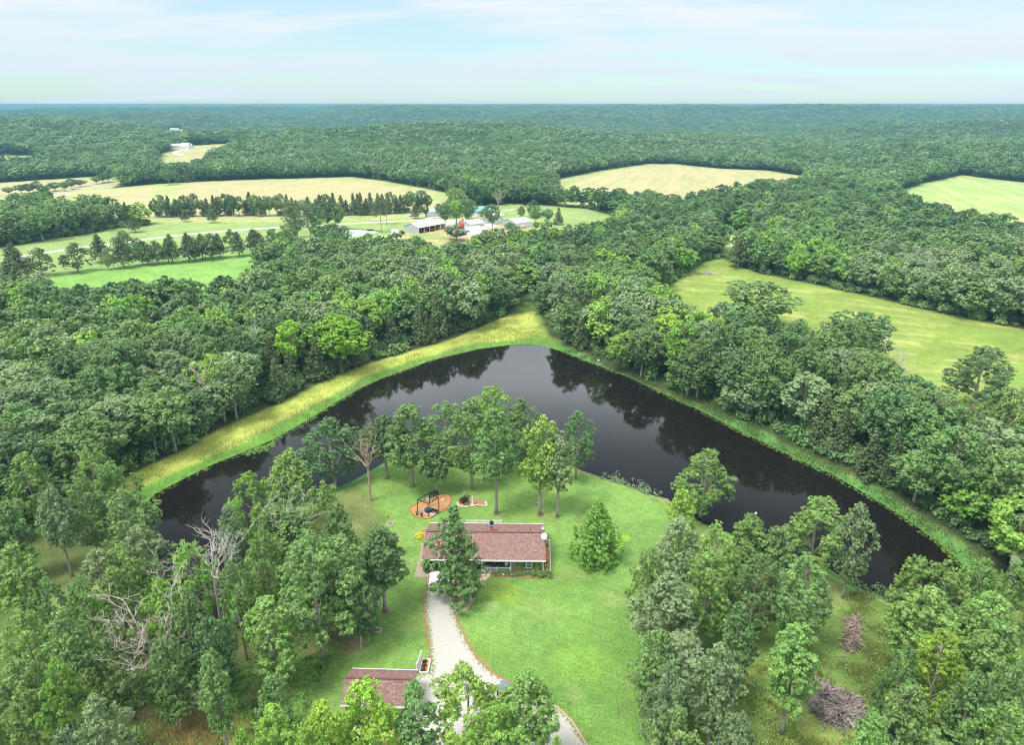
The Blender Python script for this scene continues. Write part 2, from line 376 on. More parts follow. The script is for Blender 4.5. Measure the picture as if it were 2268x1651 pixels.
for i in range(6):        # forest oaks: rounded domes with many small clumps
    H = 13.0; W = 9.0; base = 0.30
    C, R = oak_layout(rs, H, W, base, 84, 0.86, pw=1.35, top=1.6, gap=0.35)
    v, f, t = leaves(rs, C, R, 170, 0.17, up=0.5)
    proto('dome%d' % i, H, W, trunk_mesh(rs, H, C, 0.24, base, limbs=9), np_mesh('crown', v, f, LEAF['mid'], t))
for i in range(4):
    H = 10.0; W = 5.6; base = 0.10
    C, R = conifer_layout(rs, H, W, base, 70, 0.72)
    v, f, t = leaves(rs, C, R, 120, 0.14, up=0.4, droop=0.35)
    proto('cedar%d' % i, H, W, trunk_mesh(rs, H, C, 0.17, base, limbs=8, wob=0.1), np_mesh('crown', v, f, LEAF['cedar'], t))
for i in range(2):        # pasture cedars trimmed by cattle to a clear stem
    H = 10.0; W = 7.0; base = 0.22
    C, R = conifer_layout(rs, H, W, base, 64, 0.85) if i == 0 else oak_layout(rs, H, W, base, 60, .8, pw=.62, top=0, gap=.4)
    v, f, t = leaves(rs, C, R, 120, 0.15, up=0.4, droop=0.2)
    proto('browsed%d' % i, H, W, trunk_mesh(rs, H, C, 0.2, base, limbs=10, wob=0.1), np_mesh('crown', v, f, LEAF['cedar'], t))
# conical ornamental in the side lawn, foliage to the ground
C, R = conifer_layout(rs, 9.5, 7.6, 0.03, 130, 0.8)
C[:, :2] *= (1 + 0.6 * np.sin(np.clip(C[:, 2:3] / 9.5, 0, 1) * 3.1))
v, f, t = leaves(rs, C, R, 190, 0.12, up=0.2, droop=0.5)
proto('cone', 9.5, 6.4, trunk_mesh(rs, 9.5, C, 0.16, 0.05, limbs=12, wob=0.08), np_mesh('crown', v, f, LEAF['bright'], t))
# spire-shaped tree in front of the house with side arms
C1, R1 = conifer_layout(rs, 15, 7.6, 0.12, 60, 1.0)
arms = []; ar = []
for (ax, az_, ay) in [(-2.6, 9.6, 0), (-3.3, 9.2, .3), (-2.1, 11.2, -.2), (-3.0, 6.4, -.4), (-3.7, 6.2, .2), (3.0, 6.6, 0), (3.6, 5.0, .3), (3.4, 3.2, -.5), (2.4, 8.8, .2), (-2.4, 3.0, -.6), (-3.2, 2.2, .2), (0.2, 14.6, 0), (1.7, 10.6, .3), (-1.5, 12.6, 0)]:
    arms.append((ax, ay, az_)); ar.append(0.62)
C = np.vstack([C1, arms]); R = np.concatenate([R1, ar])
v, f, t = leaves(rs, C, R, 240, 0.14, up=0.25, droop=0.15)
proto('spire', 15.2, 7.8, trunk_mesh(rs, 15, C, 0.26, 0.15, limbs=34, wob=0.12), np_mesh('crown', v, f, LEAF['mid'], t))
# slender pale trees behind the house
for i in range(2):
    C, R = oak_layout(rs, 15, 5.0, 0.36, 34, 0.95, gap=0.3)
    v, f, t = leaves(rs, C, R, 190, 0.16, up=0.2, droop=0.35)
    proto('slim%d' % i, 15, 5.0, trunk_mesh(rs, 15, C, 0.22, 0.3, limbs=16, m=None, wob=0.3), np_mesh('crown', v, f, LEAF['pale'], t))
# pine: bare lower stem, flat tiers above
C = []; R = []
for k in range(26):
    z = 7 + 7.5 * k / 26; r = (0.4 + 2.4 * (1 - k / 26) ** 0.7) * (0.5 + 0.5 * rs.rand()); a = k * 2.4
    C.append((r * math.cos(a), r * math.sin(a), z)); R.append(0.9)
C = np.array(C); R = np.array(R)
v, f, t = leaves(rs, C, R, 110, 0.15, up=0.4, flat=0.45)
proto('pine', 15, 6, trunk_mesh(rs, 15, C, 0.18, 0.45, limbs=20, wob=0.15), np_mesh('crown', v, f, LEAF['cedar'], t))
for i in range(2):        # rounded shrub
    C = []; R = []
    for k in range(12):
        a = k * 2.4; r = 0.75 * math.sqrt(rs.rand()); C.append((r * math.cos(a), r * math.sin(a), 0.55 + 0.5 * rs.rand())); R.append(0.55)
    v, f, t = leaves(rs, np.array(C), np.array(R), 90, 0.11, up=0.3)
    proto('shrub%d' % i, 1.6, 2.4, trunk_mesh(rs, 1.3, np.array(C), 0.04, 0.1, limbs=6, wob=0.02), np_mesh('crown', v, f, LEAF['mid'], t))

TREES = []          # every individually placed broadleaf, for counting
def place_tree(pname, x, y, w, h, label, group=None, tint=None, name='oak_tree', cat='tree', lean=None, rz=None, rnd=random):
    H, W, tm, cm = PROTO[pname]
    o = thing(name, label, cat, (x, y, th(x, y) - 0.05), rnd.uniform(0, 6.28) if rz is None else rz, group, (w / W, w / W, h / H))
    if lean: o.rotation_euler = (lean[0], lean[1], o.rotation_euler[2])
    t = bpy.data.objects.new('trunk', tm); c = bpy.data.objects.new('crown', cm)
    for q in (t, c): COL.objects.link(q); q.parent = o
    if tint:
        c.material_slots[0].link = 'OBJECT'; c.material_slots[0].material = LEAF[tint]
    TREES.append((x, y, w)); return o
def dead_branches(b, rng, p, d, L, r, lev, tips=None):
    pts = [p]; rad = [r]; q = Vector(p); dd = Vector(d); n = 5
    for i in range(n):
        dd = (dd + Vector((rng.uniform(-.34, .34), rng.uniform(-.34, .34), rng.uniform(-.12, .2)))).normalized(); q = q + dd * L / n
        pts.append(q.copy()); rad.append(r * (1 - 0.7 * (i + 1) / n))
    b.tube(pts, rad, 5 if lev > 1 else 4, False)
    if lev > 0:
        for i in range(1, n + 1):
            if rng.random() < .82:
                ax = Vector((rng.uniform(-1, 1), rng.uniform(-1, 1), rng.uniform(-.2, .5))).normalized()
                nd = (dd * 0.7 + ax).normalized()
                dead_branches(b, rng, pts[i], nd, L * rng.uniform(.35, .6), rad[i] * 0.75 + 0.012, lev - 1)
def dead_tree(x, y, H, spread, seed, label, trunk_frac=0.45, lev=3, r0=0.24, name='dead_tree', group=None, matl=None, z0=0, lean=(0.05, 0.0)):
    rng = random.Random(seed); root = thing(name, label, 'dead tree', (x, y, th(x, y) - 0.1), rng.uniform(0, 6.28), group)
    b = MB(); hz = H * trunk_frac
    b.tube([(0, 0, z0), (lean[0] * hz * .5, lean[1] * hz, hz * .5), (lean[0] * hz, lean[1] * hz, hz), (lean[0] * hz * 1.6, lean[1] * hz, H * .8)], [r0, r0 * .85, r0 * .7, r0 * .2], 7)
    b.obj('trunk', matl or BARKD, root)
    c = MB(); n = 7
    for k in range(n):
        a = k * 2.4 + rng.random(); zz = hz * (0.8 + 0.5 * k / n)
        dead_branches(c, rng, Vector((lean[0] * zz, lean[1] * zz, zz)), Vector((math.cos(a) * spread, math.sin(a) * spread, 1)).normalized(), (H - zz) * rng.uniform(.75, 1.05), r0 * 0.42, lev - 1)
    c.obj('branches', matl or BARKD, root)
    return root
def slant(x, y, z): return math.sqrt(x * x + y * y + (CAMH - z) ** 2)
def top_tree(uv, wv, h, pname, tint, label, group=None, **kw):
    """a tree whose top shows at view pixel uv and whose crown is wv view pixels wide"""
    x, y = G(uv[0], uv[1], h); w = wv / F * slant(x, y, h * .7) * .98
    return place_tree(pname, x, y, w, h, label, group, tint, **kw)
def base_tree(uv, top_v, wv, pname, tint, label, group=None, **kw):
    x, y = G(*uv)
    z0 = th(x, y); lo, hi = 2.0, 30.0
    for _ in range(30):
        mid = (lo + hi) / 2
        if uv_of(x, y, z0 + mid)[1] > top_v: lo = mid
        else: hi = mid
    w = wv / F * slant(x, y, lo * .7) * 1.05
    return place_tree(pname, x, y, w, lo, label, group, tint, **kw)

# ---------------------------------------------------------------- land cover
A_ = lambda *p: poly(p)
PASTURE = A_((-260,590),(0,548),(60,540),(120,528),(190,520),(240,508),(330,500),(345,487),(620,482),(780,480),(950,477),(1010,468),(1120,452),(1200,455),(1300,463),(1372,482),(1372,492),(1372,498,6),(1250,515,8),(1150,530,9),(1000,543,9),(900,546,9),(840,538,9),(730,534,9),(650,545,8),(590,550,4),(585,600),(560,640,6),(400,655,8),(270,655,8),(100,648,8),(0,668,8),(-260,740,8))
BRIGHTP = A_((-260,700),(0,640),(60,615),(330,580),(560,555),(620,540),(620,700),(-260,900))
FIELD_A = A_((95,446),(130,430),(300,412),(330,409),(500,400),(780,392),(860,403),(1000,430),(1002,448,5),(950,462,6),(640,468,6),(340,470,6),(300,462,8),(200,455,8),(120,456,8))
FIELD_A2 = A_((-160,412),(0,405),(200,392),(272,394),(270,406),(185,430,4),(100,440,6),(0,446,10),(-160,455,10))
STRIP = A_((333,462),(338,410),(396,406),(390,468),(350,470))
FIELD_B = A_((1222,399),(1300,385),(1430,363),(1500,364),(1600,374),(1700,378),(1787,392),(1775,402,10),(1500,430,12),(1400,417,12),(1240,414,12))
FIELD_C = A_((1958,438),(2050,405),(2130,388),(2268,405),(2420,425),(2420,530,12),(2268,494,12),(2150,468,12),(2060,452,12))
FIELD_D = A_((1450,622,6),(1560,580),(1600,572),(1680,606),(1800,630),(1950,663),(2100,698),(2268,730),(2560,800),(2560,975,12),(2268,905,12),(2200,875,12),(2100,852,12),(2000,812,13),(1960,755,13),(1800,708,13),(1600,668,13),(1530,660,13))
FIELD_E = A_((1588,509),(1675,517),(1660,533,8),(1600,525,8))
FIELD_F = A_((350,345),(385,330),(430,322),(522,317),(505,330,6),(455,340,12),(450,352,13),(400,362,13),(350,356,10))
FIELD_G = A_((-100,352),(10,345),(80,345),(100,362,6),(0,362,6),(-100,365,6))
FIELD_H = A_((350,292),(380,286),(410,286),(415,296,8),(370,298,8))
CLEAR = [PASTURE, FIELD_A, FIELD_A2, FIELD_B, FIELD_C, FIELD_D, FIELD_E, FIELD_F, FIELD_G, FIELD_H]
PROPERTY = A_((250,1075),(330,1033),(420,998),(480,958),(620,898),(700,858),(800,813),(900,783),(1000,757),(1080,722),(1130,698),(1165,640),(1195,645),(1198,700),(1212,742),(1300,788),(1400,834),(1500,876),(1600,917),(1700,965),(1800,1014),(1900,1055),(1980,1100),(2080,1163),(2180,1240),(2260,1310),(2440,1440),(2420,1800),(-160,1800),(-160,1260),(100,1190))
DAM = A_((225,1100),(330,1031),(420,996),(480,956),(620,896),(700,856),(800,811),(900,781),(1000,755),(1080,720),(1130,696),(1190,690),(1210,740),(1240,778),(1160,790),(1000,820),(800,900),(600,1010),(400,1110),(300,1160),(230,1170))
DAMTOP = A_((225,1090),(330,1031),(420,996),(480,956),(620,896),(700,856),(800,811),(900,781),(1000,755),(1080,720),(1130,696),(1180,690),(1200,735),(1150,752),(1080,762),(1000,776),(900,806),(800,842),(700,896),(600,948),(500,1000),(400,1045),(330,1072),(290,1100))
LAWN = A_((1000,990),(1150,1000),(1290,1046),(1400,1082),(1480,1118),(1510,1180),(1480,1250),(1450,1400),(1440,1500),(1450,1700),(1200,1800),(700,1800),(640,1700),(700,1560),(760,1420),(820,1300),(860,1150),(800,1080),(850,1040),(930,1012))
RIGHTCLR = A_((1600,1420),(1850,1330),(1900,1310),(2020,1345),(2100,1400),(2200,1560),(2300,1700),(1500,1800),(1480,1600))
LEFTCLR = A_((-60,1290),(40,1170),(180,1170),(300,1200),(250,1260),(100,1300))
LEFTBOT = A_((290,1700),(300,1520),(400,1470),(620,1480),(700,1450),(740,1420),(780,1500),(700,1620),(560,1700))
def mask(P, pl, w, nz=0.0, k=0.0):
    return 1 - sstep(-w, w, sdist(P, pl, 40.0) + nz * k)
def ground_color(P):
    x, y = P[:, 0], P[:, 1]; D = np.hypot(x, y)
    n1 = fbm(x / 9, y / 9, 1, 4) - .5; n2 = fbm(x / 2.2, y / 2.2, 5, 3) - .5; n3 = fbm(x / 45, y / 45, 8, 3) - .5; n4 = fbm(x / 0.9, y / 0.9, 12, 2) - .5
    col = np.tile([0.060, 0.075, 0.028], (len(P), 1)) * (1 + 0.9 * n2 + .5 * n1)[:, None]
    farw = sstep(1500, 3000, D)[:, None]
    col = col * (1 - farw) + np.array([0.045, 0.085, 0.035]) * (1 + 2.2 * (fbm(x / 45, y / 45, 3, 3) - .5) + 1.6 * (fbm(x / 200, y / 200, 6, 3) - .5))[:, None] * farw
    def lay(c, m, va=0.5, vb=0.3):
        nonlocal col
        cc = np.clip(np.asarray(c) * (1 + va * n1 + vb * n2)[:, None], 0.01, 1); m = np.clip(m, 0, 1)[:, None]
        col = col * (1 - m) + cc * m
    prop = mask(P, PROPERTY, 1.5, n1, 3); lay((0.10, 0.165, 0.042), prop, 1.2, .8)
    lay((0.20, 0.16, 0.085), prop * sstep(.12, .24, n1 + n3 * .5) * .7)
    lay((0.26, 0.355, 0.12), mask(P, PASTURE, 1.5, n1, 2), .35, .25)
    lay((0.20, 0.37, 0.085), mask(P, PASTURE, 1.5, n1, 2) * mask(P, BRIGHTP, 14, n1, 14), .4, .3)
    hay = (0.44, 0.39, 0.20)
    for fl in (FIELD_A, FIELD_A2, FIELD_B, FIELD_F, FIELD_G, FIELD_H):
        m = mask(P, fl, 2); lay(hay, m, .22, .12)
        sdi = sdist(P, fl, 30.0); lay((0.30, 0.41, 0.13), m * sstep(-26, -4, sdi + n3 * 18) * .7, .3, .2)
    lay((0.33, 0.48, 0.15), mask(P, FIELD_A, 2) * mask(P, STRIP, .8) * (0.75 + .25 * np.sin(x * 1.1)), .1, .1)
    for fl in (FIELD_C, FIELD_E): lay((0.33, 0.44, 0.15), mask(P, fl, 2) , .25, .15)
    rows = fbm((x * .95 - y * .3) / 4, (x * .3 + y * .95) / 60, 51, 3) - .5
    for fl in (FIELD_A, FIELD_A2, FIELD_B, FIELD_C, FIELD_F): lay((0.50, 0.44, 0.23), mask(P, fl, 2) * sstep(.02, .2, rows) * .55, .2, .1); lay((0.30, 0.37, 0.14), mask(P, fl, 2) * sstep(.05, .22, -rows + n3 * .6) * .5, .2, .1)
    mD = mask(P, FIELD_D, 1.5, n1, 2)
    lay((0.22, 0.30, 0.062), mD, .35, .25)
    swath = fbm((x * .42 + y * .9) / 1.6, (x * .9 - y * .42) / 14, 21, 3) - .5
    lay((0.38, 0.37, 0.13), mD * sstep(.05, .22, swath + n1 * .4) * .6)
    lay((0.17, 0.30, 0.07), mD * sstep(.1, .22, -swath + n2 * .2) * .6)
    # farm yard: worn tan earth round the sheds
    fy = A_((860,545),(890,505),(1000,480),(1110,490),(1200,500),(1190,530),(1100,545),(980,548))
    lay((0.42, 0.36, 0.17), mask(P, fy, 5, n1, 10) * sstep(-.12, .12, n1 + n3), .4, .3)
    dy = A_((985,515),(1000,498),(1025,505),(1040,525),(1010,530)); lay((0.50, 0.36, 0.24), mask(P, dy, 1.5, n1, 3))
    dy2 = A_((1100,505),(1130,512),(1150,520),(1120,530),(1095,520)); lay((0.50, 0.38, 0.26), mask(P, dy2, 1.5, n1, 3))
    # shore and dam grass
    sdp = sdist(P, POND, 30.0)
    shore = (1 - sstep(14, 18, sdp + n1 * 5)) * prop
    lawn = mask(P, LAWN, 1.6, n1, 3)
    lay((0.165, 0.205, 0.068), shore * (1 - lawn), .9, .6)
    lay((0.10, 0.235, 0.06), (1 - sstep(2.2, 3.6, sdp + n1 * 3)) * prop * (1 - lawn), .4, .5)
    dm = mask(P, DAM, 1.2, n1, 2) * (sdp > 0)
    lay((0.20, 0.32, 0.06), dm, .6, .5)
    dtp = mask(P, DAMTOP, 1.0, n1, 2)
    lay((0.33, 0.375, 0.08), dtp, .7, .6)
    lay((0.125, 0.265, 0.045), (1 - sstep(2.2, 3.4, sdp + n1 * 3)) * dm, .4, .4)
    # lawn with its real patches
    lay((0.148, 0.275, 0.058), lawn, .26, .16)
    lay((0.205, 0.345, 0.085), lawn * sstep(-.06, .16, n3 + n1 * .4) * .55, .2, .12)
    lay((0.110, 0.215, 0.055), lawn * sstep(.03, .14, fbm(x / 6, y / 6, 31, 3) - .5) * .45, .2, .12)
    mow = np.sin((x * .5 + y * .87) * 5.2 + 3 * n3) * np.sin((x * .5 + y * .87) * .33 + 8 * n3)
    lay((0.21, 0.34, 0.09), lawn * sstep(.25, .8, mow) * .35, .2, .1)
    wear = fbm(x / 3.5, y / 3.5, 71, 4) - .5; lay((0.23, 0.28, .09), lawn * sstep(.14, .26, wear) * .4, .3, .3)
    def spot(uv, r, c, a=.8):
        gx, gy = G(*uv); d = np.hypot(x - gx, y - gy) / r + n2 * .9 + n1 * .6; lay(c, lawn * (1 - sstep(.3, 1.05, d)) * a, .3, .3)
    spot(c4(1400, 1270), 2.6, (0.26, 0.38, 0.04), .5); spot(c4(1180, 1200), 2.2, (0.24, 0.33, 0.07), .5)
    spot(c2(1760, 525), 1.1, (0.26, 0.44, 0.04)); spot(c2(1530, 1200), 4, (0.22, 0.40, 0.06), .5)
    spot(c2(1850, 700), 1.4, (0.48, 0.40, 0.22), .8); spot(c2(1870, 975), 1.3, (0.48, 0.40, 0.22), .7); spot(c2(1750, 1450), 1.2, (.12, .17, .06), .5)
    spot(c2(1040, 905), 1.6, (0.30, 0.38, .14), .5); spot(c2(1700, 860), 2.2, (0.32, 0.40, .13), .4)
    spot(c2(850, 90), 5, (0.27, 0.33, .05), .6)
    for uv in ((740,1440),(770,1425),(720,1475)): spot(uv, 3.2, (0.28, 0.21, 0.13), .75)
    lay((0.15, 0.235, 0.055), mask(P, RIGHTCLR, 1.5, n1, 3), .9, .6)
    lay((0.25, 0.28, 0.07), mask(P, RIGHTCLR, 1.5, n1, 3) * sstep(.03, .14, n1 + n2 * .4) * .7, .5, .5)
    lay((0.26, 0.20, 0.12), mask(P, RIGHTCLR, 1.5) * sstep(.15, .25, n1 * .6 + n3 + n2 * .3) * .8, .5, .5)
    lay((0.12, 0.16, 0.05), mask(P, LEFTCLR, 1.5, n1, 3), .9, .7); lay((0.17, 0.12, 0.07), mask(P, LEFTCLR, 1.5) * sstep(.0, .1, n1) * .8)
    lay((0.12, 0.21, 0.05), mask(P, LEFTBOT, 1.5, n1, 3), .9, .6)
    gx, gy = G(430, 1625); d = np.hypot((x - gx) / 5.5, (y - gy) / 3.4) + n1 * 1.2; lay((0.46, 0.43, 0.16), 1 - sstep(.5, 1, d), .4, .5)
    for uv in ((300,1580),(600,1530)):
        gx, gy = G(*uv); d = np.hypot((x - gx) / 3.5, (y - gy) / 2.4) + n1 * 1.5; lay((0.36, 0.30, 0.13), (1 - sstep(.4, 1, d)) * .8, .4, .5)
    # bare bank right at the water of the near shore, and pond bottom
    near = A_((990,1010),(990,980),(1290,1035),(1480,1095),(1520,1140),(1900,1290),(2030,1345),(2000,1360),(1880,1320),(1480,1130),(1280,1055),(1150,1005))
    lay((0.30, 0.24, 0.16), mask(P, near, .5) * (1 - sstep(0.5, 1.3, sdp + n2 * 1.6)) * .85)
    lay((0.33, 0.47, 0.05), mask(P, near, 3) * sstep(1.0, 1.5, sdp + n2) * (1 - sstep(1.8, 2.4, sdp + n2)) * .7)
    lay((0.05, 0.03, 0.018), 1 - sstep(-.4, 0.15, sdp), .2, .2)
    col *= (1 + .35 * n4)[:, None]
    return np.clip(col, 0.008, 0.9)
def build_ground():
    az = np.concatenate([np.arange(-180, -48, 4.0), np.arange(-48, 48, 0.115), np.arange(48, 180.1, 4.0)])
    r = [0.5]
    while r[-1] < 44: r.append(r[-1] + 4.35)
    while r[-1] < 10500:
        rr = r[-1]; g = 0.0042 if rr < 260 else (0.006 if rr < 1300 else 0.014); r.append(rr * (1 + g))
    r = np.array(r); A, Rr = np.meshgrid(np.radians(az), r)
    P = np.stack([(Rr * np.sin(A)).ravel(), (Rr * np.cos(A)).ravel()], 1)
    z = terrain(P); c = ground_color(P)
    n, m = len(r), len(az); i = np.arange(n - 1)[:, None] * m + np.arange(m - 1)[None, :]
    f = np.stack([i, i + 1, i + m + 1, i + m], -1).reshape(-1, 4)[:, ::-1]
    me = np_mesh('ground', np.column_stack([P, z]), f, None, smooth=True)
    a = me.color_attributes.new('surface', 'FLOAT_COLOR', 'POINT'); a.data.foreach_set('color', np.column_stack([c, np.ones(len(c))]).astype(np.float32).ravel())
    mt = bpy.data.materials.new('ground'); mt.use_nodes = True; nn, ll = mt.node_tree.nodes, mt.node_tree.links
    b = nn['Principled BSDF']; b.inputs['Roughness'].default_value = 0.95; b.inputs['Specular IOR Level'].default_value = 0.1
    at = N(nn, 'ShaderNodeAttribute', attribute_name='surface'); tc = N(nn, 'ShaderNodeTexCoord')
    t = N(nn, 'ShaderNodeTexNoise'); t.inputs['Scale'].default_value = 3.2; t.inputs['Detail'].default_value = 6; t.inputs['Roughness'].default_value = .75; ll.new(tc.outputs['Object'], t.inputs['Vector'])
    mr = N(nn, 'ShaderNodeMapRange'); mr.inputs['From Min'].default_value = .3; mr.inputs['From Max'].default_value = .7; mr.inputs['To Min'].default_value = .52; mr.inputs['To Max'].default_value = 1.46; ll.new(t.outputs['Fac'], mr.inputs[0])
    mx = N(nn, 'ShaderNodeVectorMath', operation='SCALE'); ll.new(at.outputs['Color'], mx.inputs[0]); ll.new(mr.outputs[0], mx.inputs['Scale']); ll.new(mx.outputs[0], b.inputs['Base Color'])
    bp = N(nn, 'ShaderNodeBump'); bp.inputs['Strength'].default_value = .7; bp.inputs['Distance'].default_value = .12; ll.new(t.outputs['Fac'], bp.inputs['Height']); ll.new(bp.outputs[0], b.inputs['Normal'])
    me.materials.append(mt); o = bpy.data.objects.new('ground', me); COL.objects.link(o); tag(o, kind='structure')
build_ground()
def build_water(name, pl, z, dark=True):
    b = MB(); c = pl.mean(0)
    # fan-free ngon slightly larger than the shoreline, so the bank cuts it
    me = bpy.data.meshes.new(name)
    q = []
    n = len(pl)
    area = sum(pl[i][0] * pl[(i + 1) % n][1] - pl[(i + 1) % n][0] * pl[i][1] for i in range(n))
    for i in range(n):
        a, d = pl[i - 1], pl[(i + 1) % n]; e = d - a; nn = np.array([e[1], -e[0]]) / (np.linalg.norm(e) + 1e-9)
        if area < 0: nn = -nn
        q.append(pl[i] + nn * 1.2)
    if area < 0: q = q[::-1]
    me.from_pydata([(p[0], p[1], z) for p in q], [], [tuple(range(n))]); me.update()
    mt = bpy.data.materials.new(name); mt.use_nodes = True; nn, ll = mt.node_tree.nodes, mt.node_tree.links; bs = nn['Principled BSDF']
    bs.inputs['Base Color'].default_value = (0.009, 0.0065, 0.0055, 1) if dark else (0.42, 0.50, 0.42, 1)
    bs.inputs['Roughness'].default_value = 0.045 if dark else 0.15; bs.inputs['IOR'].default_value = 1.333; bs.inputs['Specular IOR Level'].default_value = .5
    tc = N(nn, 'ShaderNodeTexCoord'); t = N(nn, 'ShaderNodeTexNoise'); t.inputs['Scale'].default_value = 1.6; t.inputs['Detail'].default_value = 4; ll.new(tc.outputs['Object'], t.inputs['Vector'])
    bp = N(nn, 'ShaderNodeBump'); bp.inputs['Strength'].default_value = .10; bp.inputs['Distance'].default_value = .05; ll.new(t.outputs['Fac'], bp.inputs['Height']); ll.new(bp.outputs[0], bs.inputs['Normal'])
    me.materials.append(mt); o = bpy.data.objects.new(name, me); COL.objects.link(o); tag(o, kind='structure')
build_water('pond_water', POND, WATER)
def sheet(name, pts, z, m, kind='structure', label=None, cat=None, dens=0):
    b = MB(); n = len(pts); a = sum(pts[i][0] * pts[(i + 1) % n][1] - pts[(i + 1) % n][0] * pts[i][1] for i in range(n))
    if a < 0: pts = pts[::-1]
    b.add([(p[0], p[1], z) for p in pts], [tuple(range(n))]); return tag(b.obj(name, m), label, cat, None, kind)
def strip_mesh(name, pts, w, z, m, kind='structure', follow=True, step=2.0):
    P = [Vector((p[0], p[1], 0)) for p in pts]; vs = []; fs = []; Q = []; Wd = []
    for i in range(len(P) - 1):
        n = max(1, int((P[i + 1] - P[i]).length / step))
        for k in range(n): Q.append(P[i].lerp(P[i + 1], k / n))
    Q.append(P[-1])
    for i, q in enumerate(Q):
        d = (Q[min(i + 1, len(Q) - 1)] - Q[max(i - 1, 0)]).normalized(); s = Vector((-d.y, d.x, 0)) * w / 2
        for p in (q + s, q - s): vs.append((p.x, p.y, (th(p.x, p.y) if follow else 0) + z))
    for i in range(len(Q) - 1): fs.append((2 * i, 2 * i + 1, 2 * i + 3, 2 * i + 2))
    b = MB(); b.add(vs, fs); o = b.obj(name, m); tag(o, kind=kind); return o
def smooth_path(pts, it=2):
    for _ in range(it):
        q = [pts[0]]
        for a, b in zip(pts[:-1], pts[1:]): q += [(a[0] * .75 + b[0] * .25, a[1] * .75 + b[1] * .25), (a[0] * .25 + b[0] * .75, a[1] * .25 + b[1] * .75)]
        pts = q + [pts[-1]]
    return pts
# ---------------------------------------------------------------- materials for the homestead
def shingle_mat(name, sx, sy):
    m = bpy.data.materials.new(name); m.use_nodes = True; n, l = m.node_tree.nodes, m.node_tree.links; b = n['Principled BSDF']; b.inputs['Roughness'].default_value = .9; b.inputs['Specular IOR Level'].default_value = .15
    tc = N(n, 'ShaderNodeTexCoord'); sep = N(n, 'ShaderNodeSeparateXYZ'); l.new(tc.outputs['Object'], sep.inputs[0])
    cb = N(n, 'ShaderNodeCombineXYZ'); l.new(sep.outputs[0], cb.inputs[0]); l.new(sep.outputs[1], cb.inputs[1])
    br = N(n, 'ShaderNodeTexBrick'); br.inputs['Scale'].default_value = 1; br.inputs['Brick Width'].default_value = sx; br.inputs['Row Height'].default_value = sy; br.inputs['Mortar Size'].default_value = .012
    br.inputs['Color1'].default_value = (.215, .135, .125, 1); br.inputs['Color2'].default_value = (.325, .21, .18, 1); br.inputs['Mortar'].default_value = (.11, .07, .065, 1); br.inputs['Bias'].default_value = -.1
    l.new(cb.outputs[0], br.inputs['Vector'])
    vo = N(n, 'ShaderNodeTexNoise'); vo.inputs['Scale'].default_value = 3.2; vo.inputs['Detail'].default_value = 3; l.new(tc.outputs['Object'], vo.inputs['Vector'])
    r = ramp(n, [(.36, (.8, .76, .8)), (.52, (1, 1, 1)), (.64, (1.3, 1.12, .98))]); l.new(vo.outputs['Fac'], r.inputs[0])
    mx = N(n, 'ShaderNodeMix', data_type='RGBA', blend_type='MULTIPLY'); mx.inputs[0].default_value = 1; l.new(br.outputs[0], mx.inputs[6]); l.new(r.outputs[0], mx.inputs[7]); l.new(mx.outputs[2], b.inputs['Base Color'])
    return m
SHING = shingle_mat('shingle_roof', .34, .17)
def siding_mat(name, c, pitch=.3):
    m = bpy.data.materials.new(name); m.use_nodes = True; n, l = m.node_tree.nodes, m.node_tree.links; b = n['Principled BSDF']; b.inputs['Roughness'].default_value = .8
    tc = N(n, 'ShaderNodeTexCoord'); w = N(n, 'ShaderNodeTexWave'); w.inputs['Scale'].default_value = 1 / pitch / 2; w.bands_direction = 'X'; l.new(tc.outputs['Object'], w.inputs['Vector'])
    r = ramp(n, [(0, tuple(q * .55 for q in c)), (.12, c), (1, c)]); l.new(w.outputs['Fac'], r.inputs[0]); l.new(r.outputs[0], b.inputs['Base Color']); return m
SIDING = siding_mat('tan_siding', (.33, .25, .175))
TEAL = mat('teal_paint', (.02, .13, .16), .5); GLASS = mat('window_glass', (.10, .13, .15), .08, spec=.8); DARK = mat('interior_shade', (.02, .017, .016), .8)  # DARK puts the shade of interiors into a flat near-black colour
CONC = mat('pale_concrete', (.74, .74, .72), .85, .06, 1.5); PORCH = mat('porch_concrete', (.48, .46, .42), .85, .1, 2)
MULCH = mat('orange_mulch', (.58, .31, .13), .95, .3, 9, c2=(.36, .17, .07), bump=.8, bscale=18)
MULCHD = mat('grey_mulch', (.23, .17, .12), .95, .35, 7, bump=.8, bscale=18)
TIMBER = mat('red_edging', (.42, .16, .115), .7, .2, 5); GRAVEL = None
STONE = mat('pale_stone', (.62, .55, .45), .85, .2, 3, bump=.5); FLAG = mat('flagstone', (.60, .46, .33), .85, c2=(.46, .34, .24), vscale=1.1, voronoi=True)
BRICK = mat('orange_brick', (.50, .17, .08), .85, .25, 12); GREYMET = mat('grey_metal', (.38, .43, .46), .4, metal=.3)
WOODG = mat('weathered_timber', (.34, .30, .24), .9, .3, 5); STATUE = mat('blue_grey_paint', (.48, .56, .60), .7)
